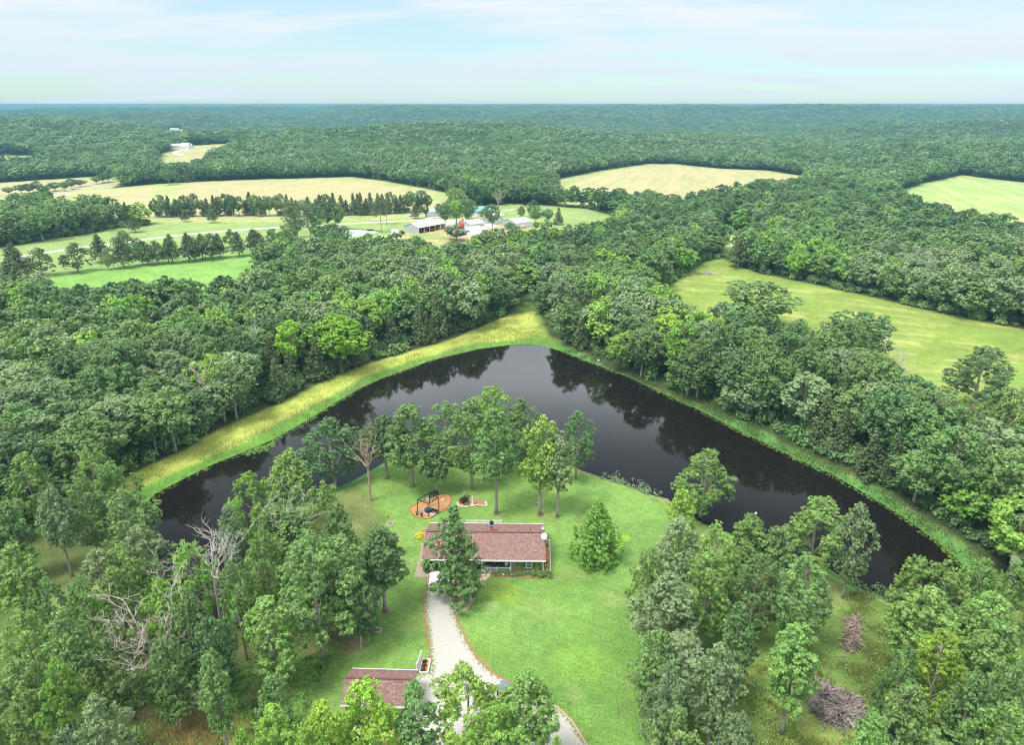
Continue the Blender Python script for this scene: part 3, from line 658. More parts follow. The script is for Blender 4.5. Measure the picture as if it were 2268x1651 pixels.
def gravel_mat():
    m = bpy.data.materials.new('white_gravel'); m.use_nodes = True; n, l = m.node_tree.nodes, m.node_tree.links; b = n['Principled BSDF']; b.inputs['Roughness'].default_value = .95; b.inputs['Specular IOR Level'].default_value = .1
    tc = N(n, 'ShaderNodeTexCoord'); t = N(n, 'ShaderNodeTexNoise'); t.inputs['Scale'].default_value = 7; t.inputs['Detail'].default_value = 7; t.inputs['Roughness'].default_value = .8; l.new(tc.outputs['Object'], t.inputs['Vector'])
    r = ramp(n, [(.3, (.27, .25, .215)), (.5, (.455, .44, .40)), (.7, (.60, .585, .55))]); l.new(t.outputs['Fac'], r.inputs[0])
    at = N(n, 'ShaderNodeAttribute', attribute_name='edge'); t2 = N(n, 'ShaderNodeTexNoise'); t2.inputs['Scale'].default_value = 2.6; t2.inputs['Detail'].default_value = 6; t2.inputs['Roughness'].default_value = .75; l.new(tc.outputs['Object'], t2.inputs['Vector'])
    sm = N(n, 'ShaderNodeMath', operation='MULTIPLY_ADD'); sm.inputs[1].default_value = .23; l.new(at.outputs['Fac'], sm.inputs[0]); l.new(t2.outputs['Fac'], sm.inputs[2])
    r2 = ramp(n, [(.62, (0, 0, 0)), (.68, (1, 1, 1))]); l.new(sm.outputs[0], r2.inputs[0])
    mx = N(n, 'ShaderNodeMix', data_type='RGBA'); l.new(r2.outputs[0], mx.inputs[0]); l.new(r.outputs[0], mx.inputs[6]); mx.inputs[7].default_value = (.20, .24, .09, 1); l.new(mx.outputs[2], b.inputs['Base Color'])
    return m
GRAVEL = gravel_mat()
PT = lambda cv, *ps: [G(*cv(*p)) for p in ps]
# ---------------------------------------------------------------- drive, path, beds
left = PT(c4, (462,1182)) + PT(c2, (675,880), (684,1000), (700,1100), (708,1190), (708,1262), (640,1268), (625,1300), (600,1420), (590,1560), (560,1700))
right = PT(c4, (700,1185), (735,1240), (750,1320), (762,1410), (790,1500)) + PT(c2, (885,1040), (920,1110), (960,1170), (1000,1215), (1050,1262), (1120,1305), (1180,1335), (1250,1375), (1340,1425), (1400,1450), (1480,1530), (1555,1651), (1600,1760))
drive_poly = left + [G(900, 1800), G(1290, 1830)] + right[::-1]
def fill_grid(name, pl, z, m, step, attr_w=None, kind='structure'):
    """a sheet made of small cells clipped to a polygon, with a distance-to-edge attribute"""
    import bmesh
    b = bmesh.new(); vs = [b.verts.new((p[0], p[1], z)) for p in pl]; b.faces.new(vs); 
    lo = np.min(pl, 0); hi = np.max(pl, 0)
    for ax in (0, 1):
        q = lo[ax] + step
        while q < hi[ax]:
            co = [0, 0, 0]; no = [0, 0, 0]; co[ax] = q; no[ax] = 1
            bmesh.ops.bisect_plane(b, geom=b.verts[:] + b.edges[:] + b.faces[:], plane_co=co, plane_no=no); q += step
    b.normal_update()
    for f in b.faces:
        if f.normal.z < 0: f.normal_flip()
    me = bpy.data.meshes.new(name); b.to_mesh(me); b.free(); me.materials.append(m)
    if attr_w:
        P = np.array([v.co[:2] for v in me.vertices]); e = 1 + sdist(P, np.array(pl), 20) / attr_w
        a = me.attributes.new('edge', 'FLOAT', 'POINT'); a.data.foreach_set('value', np.clip(e, 0, 1).astype(np.float32))
    o = bpy.data.objects.new(name, me); COL.objects.link(o); return tag(o, kind=kind)
fill_grid('gravel_drive', drive_poly, .03, GRAVEL, .4, 1.1)
pad = PT(c4, (487,985), (462,1182), (706,1185), (745,985)); sheet('concrete_pad', pad, .045, CONC)
sheet('gravel_apron', PT(c4, (425,640), (395,660), (300,1058), (478,1058), (487,985), (495,850), (440,845)), .02, mat('dead_mulch', (.33, .27, .20), .95, .3, 6))
pathL = smooth_path(PT(c4, (1085,972), (1090,1040), (1060,1090), (985,1160), (965,1230), (955,1290), (905,1365), (840,1410), (765,1425)), 2)
pathR = smooth_path(PT(c4, (1200,975), (1198,1040), (1110,1120), (1045,1190), (1035,1290), (985,1370), (915,1440), (795,1505)), 2)
FLAGM = None
def flag_mat():
    m = bpy.data.materials.new('flagstone_path'); m.use_nodes = True; n, l = m.node_tree.nodes, m.node_tree.links; b = n['Principled BSDF']; b.inputs['Roughness'].default_value = .85
    tc = N(n, 'ShaderNodeTexCoord'); v = N(n, 'ShaderNodeTexVoronoi'); v.inputs['Scale'].default_value = 2.0; l.new(tc.outputs['Object'], v.inputs['Vector'])
    e = N(n, 'ShaderNodeTexVoronoi', feature='DISTANCE_TO_EDGE'); e.inputs['Scale'].default_value = 2.0; l.new(tc.outputs['Object'], e.inputs['Vector'])
    sp = N(n, 'ShaderNodeSeparateXYZ'); l.new(v.outputs['Color'], sp.inputs[0]); r = ramp(n, [(0, (.52, .36, .25)), (.5, (.70, .54, .40)), (.85, (.62, .50, .38)), (1, (.38, .38, .38))]); l.new(sp.outputs[0], r.inputs[0])
    r2 = ramp(n, [(.03, (.24, .15, .08)), (.07, (1, 1, 1))]); l.new(e.outputs[0], r2.inputs[0])
    mx = N(n, 'ShaderNodeMix', data_type='RGBA', blend_type='MULTIPLY'); mx.inputs[0].default_value = 1; l.new(r.outputs[0], mx.inputs[6]); l.new(r2.outputs[0], mx.inputs[7]); l.new(mx.outputs[2], b.inputs['Base Color']); return m
sheet('flagstone_path', pathL + pathR[::-1], .05, flag_mat())
bedT = smooth_path(PT(c4, (745,1090), (900,1060), (985,1075), (925,1150), (912,1290), (860,1360), (775,1390), (752,1330), (745,1240)), 1)
sheet('tree_mulch_bed', bedT, .052, mat('tan_mulch', (.52, .36, .23), .95, .25, 8, bump=.6), kind='structure')
def edging(pts, label, name='edging_timber', w=.16, h=.14, m=TIMBER, cat='edging', group=None):
    b = MB(); p = [Vector((q[0], q[1], .05)) for q in pts]
    for a, c in zip(p[:-1], p[1:]): b.bar(a, a + (c - a) * .985, w, h)
    return tag(b.obj(name, m), label, cat, group)
edging(PT(c4, (478,1050), (455,1120), (418,1290), (418,1370), (440,1580), (455,1649)) + PT(c2, (690,1060), (700,1100), (706,1190)), 'straight red timber edging along the left side of the drive')
edging(PT(c4, (762,1250), (748,1320), (762,1415)), 'short curved red edging beside the tree bed in front of the house', w=.2)
edging(PT(c4, (780,1500)) + right[5:13], 'red edging curving along the right side of the drive')
edging(right[13:], 'bleached red edging on the outer bend of the drive at the bottom', m=mat('worn_edging', (.56, .33, .28), .8, .25, 3))
edging(PT(c4, (1208,985), (1208,1045), (1450,1052), (1600,1060), (1780,1068)), 'low red edging in front of the clipped hedge of the house', w=.12, h=.1)
# ---------------------------------------------------------------- house
HC = (-4.0, 90.0); house = thing('brick_house', 'long single-storey tan house with a brown shingle roof and white porch rail', 'house', (HC[0], HC[1], 0), math.radians(-.95)); house.name = 'ranch_house'
hx0, hx1 = -8.95, 8.95; yf, yb = -4.72, 4.78; ye, zr, ze = .0, 4.15, 2.5
wx0, wx1 = hx0 + .35, hx1 - .35; wyf = yf + .55
def gable(b, x0, x1, y0, y1, yr, z0, z1, t=.12):
    b.add([(x0,y0,z0),(x1,y0,z0),(x1,yr,z1),(x0,yr,z1),(x0,y0,z0-t),(x1,y0,z0-t),(x1,yr,z1-t),(x0,yr,z1-t)], [(0,1,2,3),(7,6,5,4),(0,4,5,1),(1,5,6,2),(3,7,4,0)])
    b.add([(x0,y1,z0),(x1,y1,z0),(x1,yr,z1),(x0,yr,z1),(x0,y1,z0-t),(x1,y1,z0-t),(x1,yr,z1-t),(x0,yr,z1-t)], [(3,2,1,0),(4,5,6,7),(1,5,4,0),(2,6,5,1),(0,4,7,3)])
b = MB(); gable(b, hx0, hx1, yf, yb, 0, ze, zr); rf = b.obj('roof', SHING, house)
b = MB(); b.bar((hx0, -.06, zr + .03), (hx1, -.06, zr + .03), .22, .05); b.obj('ridge_cap', mat('ridge_shingle', (.14, .075, .065), .9), rf)
for (ya, yc) in ((yf - .10, yf - .003), (yb + .003, yb + .10)): b = MB(); b.box(hx0 - .02, hx1 + .02, ya, yc, ze - .17, ze + .03); b.obj('gutter', WHITE, house)
# walls: left block and right block forward, porch recessed between
px0, px1 = -1.9, 3.9; wr = wyf + 1.5
b = MB()
zt = ze - .13
b.box(wx0, -8.1, wyf, wyf + .15, 0, zt); b.box(-3.9, px0, wyf, wyf + .15, 0, zt)                # front, left of and right of the garage opening
b.box(-8.1, -3.9, wyf, wyf + .15, 2.1, zt)
b.box(px0, px1, wr, wr + .15, .12, zt + .3)
b.box(px0 - .15, px0, wyf + .16, wr, 0, zt + .2); b.box(px1, px1 + .15, wyf + .002, wr, 0, zt + .2)
b.box(px1 + .16, wx1, wyf, wyf + .15, 0, zt)
b.box(wx0, wx0 + .15, wyf + .16, yb - .5, 0, zt + .3); b.box(wx1 - .15, wx1, wyf + .16, yb - .5, 0, zt + .3); b.box(wx0 + .16, wx1 - .16, yb - .65, yb - .5, 0, zt)
for x in (wx0, wx1 - .15): b.add([(x, wyf + .2, zt), (x, yb - .55, zt), (x, 0, zr - .2), (x + .15, wyf + .2, zt), (x + .15, yb - .55, zt), (x + .15, 0, zr - .2)], [(0, 1, 2), (5, 4, 3)])
b.obj('wall', SIDING, house)
b = MB(); b.box(-8.08, -3.92, wyf + 1.2, wyf + 1.3, 0, 2.1); b.obj('garage_doorway', DARK, house)  # recessed near-black panel stands in for the shade inside the garage
b = MB(); b.box(px0, px1, yf + .45, wr - .01, 0, .12); b.obj('porch_floor', PORCH, house)
for x in (px0 + 1.55, px1 - .02, px0 + .05, wx1 - .01):
    b = MB(); b.box(x - .07, x + .07, yf + .32, yf + .46, .0, ze - .17); b.obj('porch_post', WHITE, house)
def rail(x0, x1):
    b = MB(); y = yf + .38; b.box(x0, x1, y - .04, y + .04, .93, 1.0); b.box(x0, x1, y - .03, y + .03, .2, .27); x = x0 + .08
    while x < x1: b.box(x - .02, x + .02, y - .018, y + .018, .271, .929); x += .15
    for x in (x0, (x0 + x1) / 2, x1): b.box(x - .06, x + .06, y - .062, y + .062, .02, 1.06)
    b.obj('porch_rail', WHITE, house)
rail(px0 + 1.70, px1 - .16); rail(-3.5, px0 - .1)
def window(cx, z0, z1, w, y, shut=True, glass=GLASS, m=WHITE):
    f = MB(); t = .10
    f.box(cx - w/2 - t, cx + w/2 + t, y - .08, y - .003, z0 - t, z0); f.box(cx - w/2 - t, cx + w/2 + t, y - .08, y - .003, z1, z1 + t); f.box(cx - w/2 - t, cx - w/2, y - .08, y - .003, z0, z1); f.box(cx + w/2, cx + w/2 + t, y - .08, y - .003, z0, z1); f.box(cx - w/2, cx + w/2, y - .06, y - .003, (z0 + z1)/2 - .03, (z0 + z1)/2 + .03)
    fo = f.obj('window', m, house); g = MB(); g.box(cx - w/2, cx + w/2, y - .028, y - .004, z0, (z0+z1)/2 - .031); g.box(cx - w/2, cx + w/2, y - .028, y - .004, (z0+z1)/2 + .031, z1); g.obj('pane', glass, fo)
    if shut:
        for s in (-1, 1): q = MB(); c = cx + s * (w/2 + t + .22); q.box(c - .19, c + .19, y - .05, y - .003, z0 - .05, z1 + .05); q.obj('shutter', TEAL, house)
window(6.55, 1.0, 1.95, .75, wyf)
window(px0 + .85, 1.0, 2.0, .8, wr, False, DARK)
window(3.0, 1.05, 2.0, 1.4, wr, False, GLASS)
b = MB(); b.box(px0 + .35, px0 + 1.35, yf + .9, yf + 1.6, .123, .14); tag(b.obj('door_mat', mat('black_rubber', (.03, .04, .04), .8)), None); dm_ = bpy.data.objects['door_mat']; dm_.location = (HC[0], HC[1], 0); dm_['label'] = 'black rectangular mat on the porch in front of the entrance'; dm_['category'] = 'door mat'
# chimney
ch = MB(); cx, cy = .9, .95; ch.box(cx - .3, cx + .3, cy - .3, cy + .3, 3.2, 4.75); cho = ch.obj('chimney', BRICK, rf)
q = MB(); q.box(cx - .38, cx + .38, cy - .38, cy + .38, 3.62, 3.70); q.obj('flashing', GREYMET, cho); q = MB(); q.box(cx - .36, cx + .36, cy - .36, cy + .36, 4.753, 4.86); q.obj('coping', GREYMET, cho)
q = MB(); q.lathe([(.27, 4.863), (.27, 5.12), (.34, 5.16), (.30, 5.35), (.12, 5.5)], (cx, cy, 0), 12); q.obj('chimney_cap', BLACK, cho)
q = MB(); q.lathe([(.05, 3.3), (.05, 4.1)], (6.8, 1.1, 0), 8); q.obj('vent_pipe', BLACK, rf)
# dishes on the roof
def dish(px, py, pz, r, label, tripod, m):
    t = thing('satellite_dish', label, 'satellite dish', (px, py, pz)); b = MB(); n = 20; vs = [(0, 0, 0)]; 
    rings = 4; M_ = Euler((math.radians(62), 0, math.radians(8))).to_matrix()
    vs = []; fs = []
    for side in (0, 1):
        for i in range(rings + 1):
            for k in range(n):
                a = 2 * math.pi * k / n; q = i / rings * r; vs.append(tuple(M_ @ Vector((q * math.cos(a), q * math.sin(a) * 1.12, .35 * q * q / r - side * .02)) + Vector((0, 0, .75 if tripod else .35))))
    for side in (0, 1):
        o = side * (rings + 1) * n
        for i in range(rings):
            for k in range(n): f = (o + i * n + k, o + i * n + (k + 1) % n, o + (i + 1) * n + (k + 1) % n, o + (i + 1) * n + k); fs.append(f if side == 0 else f[::-1])
    b.add(vs, fs); b.obj('reflector', m, t, smooth=True)
    b = MB(); hz = .75 if tripod else .35
    if tripod:
        for a in (.5, 2.6, 4.7): b.tube([(0, 0.05, hz), (.32 * math.cos(a), .32 * math.sin(a), -.25)], .022, 6)
    else: b.tube([(0, .05, hz), (0, .05, -.1)], .03, 6)
    b.tube([(0, 0, hz - .3), (0, -.45, hz + .1)], .015, 5); b.obj('mount', GREYMET, t)
x, y = G(*c4(1822, 640), 2.9); dish(hx1 + HC[0] - .25, HC[1] - 1.6, 3.75, .46, 'large white satellite dish on a tripod at the right end of the roof', True, mat('dish_white', (.8, .82, .84), .4))
dish(hx1 + HC[0] - .35, HC[1] + .9, 3.95, .28, 'small grey satellite dish behind the large white one on the roof', False, mat('dish_grey', (.40, .48, .54), .4))
# porch furniture
def porch_chair(x, y, label, g=None):
    t = thing('patio_chair', label, 'chair', (x, y, .125), 0, g); b = MB(); b.lathe([(.28, .38), (.36, .43), (.36, .5)], (0, 0, 0), 12); b.obj('seat', mat('teal_cushion', (.03, .30, .33), .8), t)
    b = MB(); n = 9; 
    for k in range(n):
        a = math.pi * (.08 + .84 * k / (n - 1)); b.bar((.4 * math.cos(a), .1 + .33 * math.sin(a), .4), (.46 * math.cos(a), .16 + .42 * math.sin(a), 1.2 - .2 * abs(math.cos(a))), .12, .03)
    b.obj('backrest', BLACK, t)
    for a in range(4): b = MB(); b.bar((.25 * math.cos(a * 1.57 + .78), .25 * math.sin(a * 1.57 + .78), 0), (.25 * math.cos(a * 1.57 + .78), .25 * math.sin(a * 1.57 + .78), .38), .04); b.obj('leg', BLACK, t)
porch_chair(HC[0] + .75, HC[1] + yf + 1.35, 'left black round-backed chair with teal cushion on the porch'); porch_chair(HC[0] + 2.2, HC[1] + yf + 1.35, 'right black round-backed chair with teal cushion on the porch')
t = thing('patio_table', 'small dark table between the two porch chairs', 'table', (HC[0] + 1.5, HC[1] + yf + 1.1, .125)); b = MB(); b.lathe([(.25, .42), (.25, .45)], n=12); b.obj('table_top', BLACK, t); b = MB(); b.lathe([(.18, 0), (.04, .05), (.04, .42)], n=8); b.obj('leg', BLACK, t)
t = thing('porch_fan', 'round white pedestal fan at the right end of the porch', 'fan', (HC[0] + 3.2, HC[1] + yf + .9, .125)); b = MB(); b.lathe([(.18, 0), (.18, .04), (.025, .06), (.025, .95)], n=10); b.obj('stand', WHITE, t)
b = MB(); M_ = Matrix.Translation((0, 0, 1.1)) @ Euler((1.3, 0, .5)).to_matrix().to_4x4(); b.lathe([(.27, -.04), (.3, 0), (.27, .05), (.1, .07)], n=16); b.v = [tuple(M_ @ Vector(v)) for v in b.v]; b.obj('fan_head', WHITE, t)
b = MB(); b.lathe([(.33, 0), (.33, .12), (.26, .12), (.26, .02)], n=18); tag(b.obj('hose_coil', BLACK, loc=(*G(*c4(1425, 985)), .05)), 'dark coiled hose on the mulch below the porch rail', 'hose')
for (x, y, lb) in [(1240, 985, 'pale round stone on the mulch at the left end of the porch rail'), (1342, 1035, 'white globe ornament on the edging in front of the hedge')]:
    b = MB(); b.blob((0, 0, .14), (.2, .2, .16), random.Random(x), 10, 6, .03); tag(b.obj('garden_globe', STONE, loc=(*G(*c4(x, y)), .05), smooth=True), lb, 'ornament')
# shaped evergreens
def shrub_obj(name, x, y, C, R, per, size, tint, label, cat='shrub', group=None, z=0.0, rs=np.random.RandomState(5), m=None, stem=.06, H=1.0):
    t = thing(name, label, cat, (x, y, th(x, y) + z), 0, group); v, f, tn = leaves(rs, np.array(C), np.array(R), per, size, up=.2)
    me = np_mesh('foliage', v, f, m or LEAF[tint], tn); o = bpy.data.objects.new('foliage', me); COL.objects.link(o); o.parent = t
    b = MB(); b.tube([(0, 0, -.1), (0, 0, H * .7)], [stem, stem * .3], 6); b.obj('stem', BARK, t); return t
def arbor(x, y, h, w, label, tip=.25):
    C = []; R = []
    for k in range(46):
        t_ = (k + .5) / 46; e = w / 2 * min(1, (1 - t_) / tip) ** .55 * (1 - .12 * (1 - t_)) * .72; a = k * 2.4; C.append((e * .75 * math.cos(a), e * .75 * math.sin(a), .15 + (h - .35) * t_)); R.append(w * .22)
    return shrub_obj('arborvitae', x, y, C, R, 130, .055, 'bright', label, 'shrub', None, 0, H=h)
arbor(*G(*c4(1525, 1000)), 2.35, .95, 'clipped upright evergreen left of the shuttered window')
arbor(*G(*c4(1742, 1003)), 2.35, .95, 'clipped upright evergreen right of the shuttered window')
a_ = arbor(*G(*c4(447, 990)), 2.6, 1.25, 'dark cone-shaped evergreen at the left corner of the garage opening', .9); a_.children[0].material_slots[0].link = 'OBJECT'; a_.children[0].material_slots[0].material = LEAF['dark']
x0, y0 = G(*c4(1225, 1018)); x1, y1 = G(*c4(1890, 1045)); C = []; R = []; rr = random.Random(4)
for k in range(90):
    t_ = k / 89; C.append(((x1 - x0) * (t_ - .5) + rr.uniform(-.1, .1), (y1 - y0) * (t_ - .5) + rr.uniform(-.35, .35) * (1 + .5 * t_), .28 + rr.uniform(-.08, .12) + .12 * (t_ > .6))); R.append(.32 + .08 * (t_ > .6))
hd = shrub_obj('hedge', (x0 + x1) / 2, (y0 + y1) / 2, C, R, 110, .06, 'mid', 'low dark spreading hedge along the front of the house', 'hedge', H=.4)
sheet('house_bed', PT(c4, (1205,975), (1210,1048), (1790,1068), (1905,1050), (1900,1000), (1470,975)), .03, MULCH)
# right side bed with white border
bed = PT(c4, (1843,628), (1885,628), (1893,992), (1812,988), (1810,860)); sheet('side_bed', bed, .03, MULCH)
edging([bed[0], bed[1], bed[2], bed[3]], 'white border frame round the mulch bed at the right end of the house', 'bed_border', .12, .2, WHITE, 'border')
for (x, y, s, tint, lb) in [(1838, 890, .38, 'mid', 'round green shrub in the side bed under the gutter'), (1843, 943, .3, 'yellow', 'small yellow-green shrub in the side bed, nearest the front'), (1850, 690, .25, 'mid', 'small green plant at the back of the side bed')]:
    C = [(.4 * s * math.cos(k * 2.4), .4 * s * math.sin(k * 2.4), s * (.5 + .05 * k)) for k in range(9)]; shrub_obj('garden_shrub', *G(*c4(x, y)), C, [s * .55] * 9, 60, .05, tint, lb, H=s)
# left yellow bed
yb_ = smooth_path(PT(c4, (445,500), (400,520), (330,565), (290,618), (420,617), (440,560)), 1); sheet('flower_bed', yb_, .03, MULCH)
edging(smooth_path(PT(c4, (445,496), (395,512), (325,560), (284,620)), 2), 'curved grey stone kerb round the yellow flower bed', 'bed_kerb', .28, .22, WOODG, 'kerb')
C = []; R = []
for k in range(22):
    x, y = G(*c4(330 + rr.uniform(-18, 70), 588 + rr.uniform(-38, 18))); C.append((x, y, .15)); R.append(.24)
cxm, cym = np.mean([c[0] for c in C]), np.mean([c[1] for c in C]); shrub_obj('yellow_flowers', cxm, cym, [(c[0] - cxm, c[1] - cym, c[2]) for c in C], R, 90, .055, 'yellow', 'bright yellow low flowering plants left of the house', 'flowers', m=leaf_mat('yellow_bloom', (.72, .72, .02), .1), H=.2)
# statue-like wrapped post pair by garage
t = thing('covered_grill', 'tall pale grey covered barbecue by the garage opening', 'grill', (*G(*c4(508, 985)), 0)); b = MB(); b.lathe([(.30, .25), (.34, .5), (.30, .9), (.24, 1.3), (.12, 1.42)], n=12); b.obj('cover', STATUE, t, smooth=True); 
for s in (-1, 1): b = MB(); b.box(s * .2 - .05, s * .2 + .05, -.1, .1, 0, .26); b.obj('leg', BLACK, t)
# deck rail behind the house
dk = thing('back_deck', 'white railing of the deck showing above the back edge of the roof', 'deck', (HC[0], HC[1], 0), math.radians(-.95)); b = MB()
b.box(-3.4, 2.1, yb + .3, yb + 2.5, .3, .45); b.obj('deck_floor', WOODG, dk); b = MB(); y = yb + 2.5
b.box(-3.4, 2.1, y - .05, y + .05, 1.35, 1.45); b.box(-3.4, 2.1, y - .04, y + .04, .55, .62)
x = -3.3
while x < 2.1: b.box(x - .03, x + .03, y - .02, y + .02, .621, 1.349); x += .13
for x in (-3.4, -1.9, -.5, .8, 2.1): b.box(x - .08, x + .08, y - .081, y + .081, 0, 1.6)
b.obj('railing', WHITE, dk)
# ---------------------------------------------------------------- pergola bed
pb = smooth_path(PT(c4, (250,270), (252,240), (330,200), (480,130), (590,95), (640,78), (700,90), (732,125), (735,170), (715,225), (660,275), (590,300), (530,345), (480,375), (380,372), (300,335)), 2); sheet('pergola_bed', pb, .03, MULCH)
sheet('firepit_gravel', smooth_path(PT(c4, (345,290), (400,245), (470,230), (560,240), (610,290), (560,320), (510,345), (440,320), (370,320)), 2), .036, mat('ash_gravel', (.36, .29, .22), .95, .3, 8))
edging(pb + [pb[0]], 'thin brown edging round the oval pergola bed', 'bed_edging', .07, .1, mat('brown_edging', (.30, .12, .06), .8), 'edging')
pg = thing('pergola', 'black metal pergola frame with slatted top over the orange mulch', 'pergola', (-14.05, 102.0, 0)); tops = [(-15.77, 101.95), (-14.0, 104.1), (-12.30, 102.6), (-13.84, 100.69)]; tz = [(p[0] + 14.05, p[1] - 102.0) for p in tops]
for p in tz: b = MB(); b.box(p[0] - .06, p[0] + .06, p[1] - .06, p[1] + .06, 0, 2.42); b.obj('post', BLACK, pg)
b = MB()
for k in range(4): a, c = tz[k], tz[(k + 1) % 4]; b.bar((*a, 2.48), (*c, 2.48), .1, .12)
for k in range(1, 6):
    t_ = k / 6; a = Vector(tz[0]).lerp(Vector(tz[1]), t_); c = Vector(tz[3]).lerp(Vector(tz[2]), t_); b.bar((a.x, a.y, 2.47), (c.x, c.y, 2.47), .05, .06)
b.obj('slatted_top', BLACK, pg)
t = thing('fire_pit', 'round dark fire pit under the near corner of the pergola', 'fire pit', (*G(*c4(465, 285)), 0)); b = MB(); b.lathe([(.55, 0), (.62, .1), (.62, .42), (.50, .42), (.45, .25), (.05, .22)], n=18); b.obj('bowl', BLACK, t); b = MB(); b.lathe([(.60, .424), (.5, .56), (.25, .68), (.03, .72)], n=18); b.obj('spark_screen', mat('dark_mesh', (.05, .07, .09), .5), t)
def bench(x, y, rz, label, L=1.2):
    t = thing('garden_bench', label, 'bench', (x, y, 0), rz); b = MB()
    for k in range(4): b.box(-L/2, L/2, -.22 + k * .12, -.13 + k * .12, .42, .45)
    b.obj('seat', BLACK, t); b = MB()
    for k in range(3): b.box(-L/2, L/2, .27, .30, .52 + k * .13, .62 + k * .13)
    b.obj('backrest', BLACK, t)
    for s in (-1, 1):
        for (ya, yc, hh) in ((-.22, -.14, .62), (.22, .31, .9)): b = MB(); b.box(s * L/2 - .04, s * L/2 + .04, ya, yc, 0, hh); b.obj('leg', BLACK, t)
bench(*G(*c4(552, 300)), math.radians(155), 'black slatted bench beside the fire pit at the pergola', 1.0); bench(*G(*c4(535, 110)), math.radians(35), 'dark bench at the back of the pergola bed beside the tree trunk', 1.5)
for (x, y, lb) in [(332, 332, 'left clump of dry brown ornamental grass in the pergola bed'), (388, 350, 'right clump of dry brown ornamental grass in the pergola bed')]:
    t = thing('dry_grass_clump', lb, 'ornamental grass', (*G(*c4(x, y)), 0)); b = MB()
    for k in range(60): a = rr.uniform(0, 6.28); r = rr.uniform(0, .12); q = rr.uniform(.1, .35); b.tube([(r * math.cos(a), r * math.sin(a), 0), (q * math.cos(a), q * math.sin(a), rr.uniform(.6, 1.0))], [.014, .006], 3, False)
    b.obj('blades', mat('brown_stalk', (.22, .12, .07), .9), t)
t = thing('blue_bucket', 'light blue bucket at the tree trunk behind the pergola', 'bucket', (*G(*c4(594, 82)), 0)); b = MB(); b.lathe([(.16, 0), (.2, .36), (.18, .36), (.14, .04)], n=12); b.obj('pail', mat('sky_blue_plastic', (.10, .48, .72), .5), t); b = MB(); b.tube([(-.2, 0, .36), (0, .12, .5), (.2, 0, .36)], .012, 5); b.obj('handle', GREYMET, t)
def rocks(pts, name, lb, s=.22, m=STONE, cat='stone', grp=None):
    for k, (x, y) in enumerate(pts):
        b = MB(); b.blob((0, 0, s * .45), (s * rr.uniform(.8, 1.3), s * rr.uniform(.7, 1.1), s * rr.uniform(.55, .9)), rr, 8, 5, .16); tag(b.obj(name, m, loc=(x, y, .02), rot=(0, 0, rr.uniform(0, 3))), lb, cat, grp)
rocks(PT(c4, (510, 338), (500, 185), (462, 150), (640, 160)), 'pale_rock', 'pale flat rock lying in the pergola bed', .3, cat='rock', grp='rocks in the pergola bed')
# island bed
ib = smooth_path(PT(c4, (808,185), (830,150), (900,120), (990,130), (1060,140), (1110,165), (1145,200), (1150,232), (1080,232), (980,228), (900,245), (840,232), (806,212)), 2); sheet('island_bed', ib, .03, mat('brown_mulch', (.42, .25, .12), .95, .3, 7, c2=(.30, .16, .07), bump=.7))
ring = smooth_path(PT(c4, (812,180), (808,205), (830,226), (862,234), (905,240), (950,230), (1000,222), (1050,214), (1095,222), (1145,228), (1152,212), (1140,190), (1125,180)), 1)
rp = []
for a, c in zip(ring[:-1], ring[1:]):
    n = max(1, int(math.hypot(c[0] - a[0], c[1] - a[1]) / .32))
    for k in range(n): rp.append((a[0] + (c[0] - a[0]) * k / n, a[1] + (c[1] - a[1]) * k / n))
rocks(rp, 'border_stone', 'pale stone in the border of the bed behind the chimney', .2, grp='border stones of the bed behind the chimney')
C = [(.62 * math.cos(k * 2.4) * (k % 5) / 4, .62 * math.sin(k * 2.4) * (k % 5) / 4, .45 + .06 * (k % 7)) for k in range(22)]; bs_ = shrub_obj('purple_shrub', *G(*c4(885, 190)), C, [.38] * 22, 90, .06, 'dark', 'dark purple-leaved shrub with a pale green plume behind it', m=leaf_mat('purple_leaf', (.045, .022, .026), .1), H=1)
C = [(.5 * math.cos(k * 2.4) * (k % 4) / 3, .4 * math.sin(k * 2.4) * (k % 4) / 3, .55 + .08 * (k % 5)) for k in range(16)]; shrub_obj('feather_grass', *G(*c4(905, 130)), C, [.32] * 16, 90, .05, 'pale', 'rounded pale green ornamental grass behind the purple shrub', 'ornamental grass', m=leaf_mat('pale_plume', (.42, .50, .28), .2), H=.8)
C = [(.2 * math.cos(k * 2.4), .2 * math.sin(k * 2.4), .25) for k in range(7)]; shrub_obj('garden_shrub', *G(*c4(918, 215)), C, [.22] * 7, 60, .05, 'bright', 'small bright green plant at the foot of the purple shrub', H=.4)
t = thing('garden_lighthouse', 'white lighthouse-shaped garden ornament beside the purple shrub', 'ornament', (*G(*c4(984, 205)), 0)); b = MB(); b.lathe([(.26, 0), (.24, .08), (.17, .1), (.12, 1.15), (.18, 1.2), (.18, 1.26)], n=14); b.obj('tower', WHITE, t); b = MB(); b.lathe([(.13, 1.264), (.14, 1.5), (.17, 1.52), (.02, 1.75)], n=12); b.obj('lantern', STATUE, t)
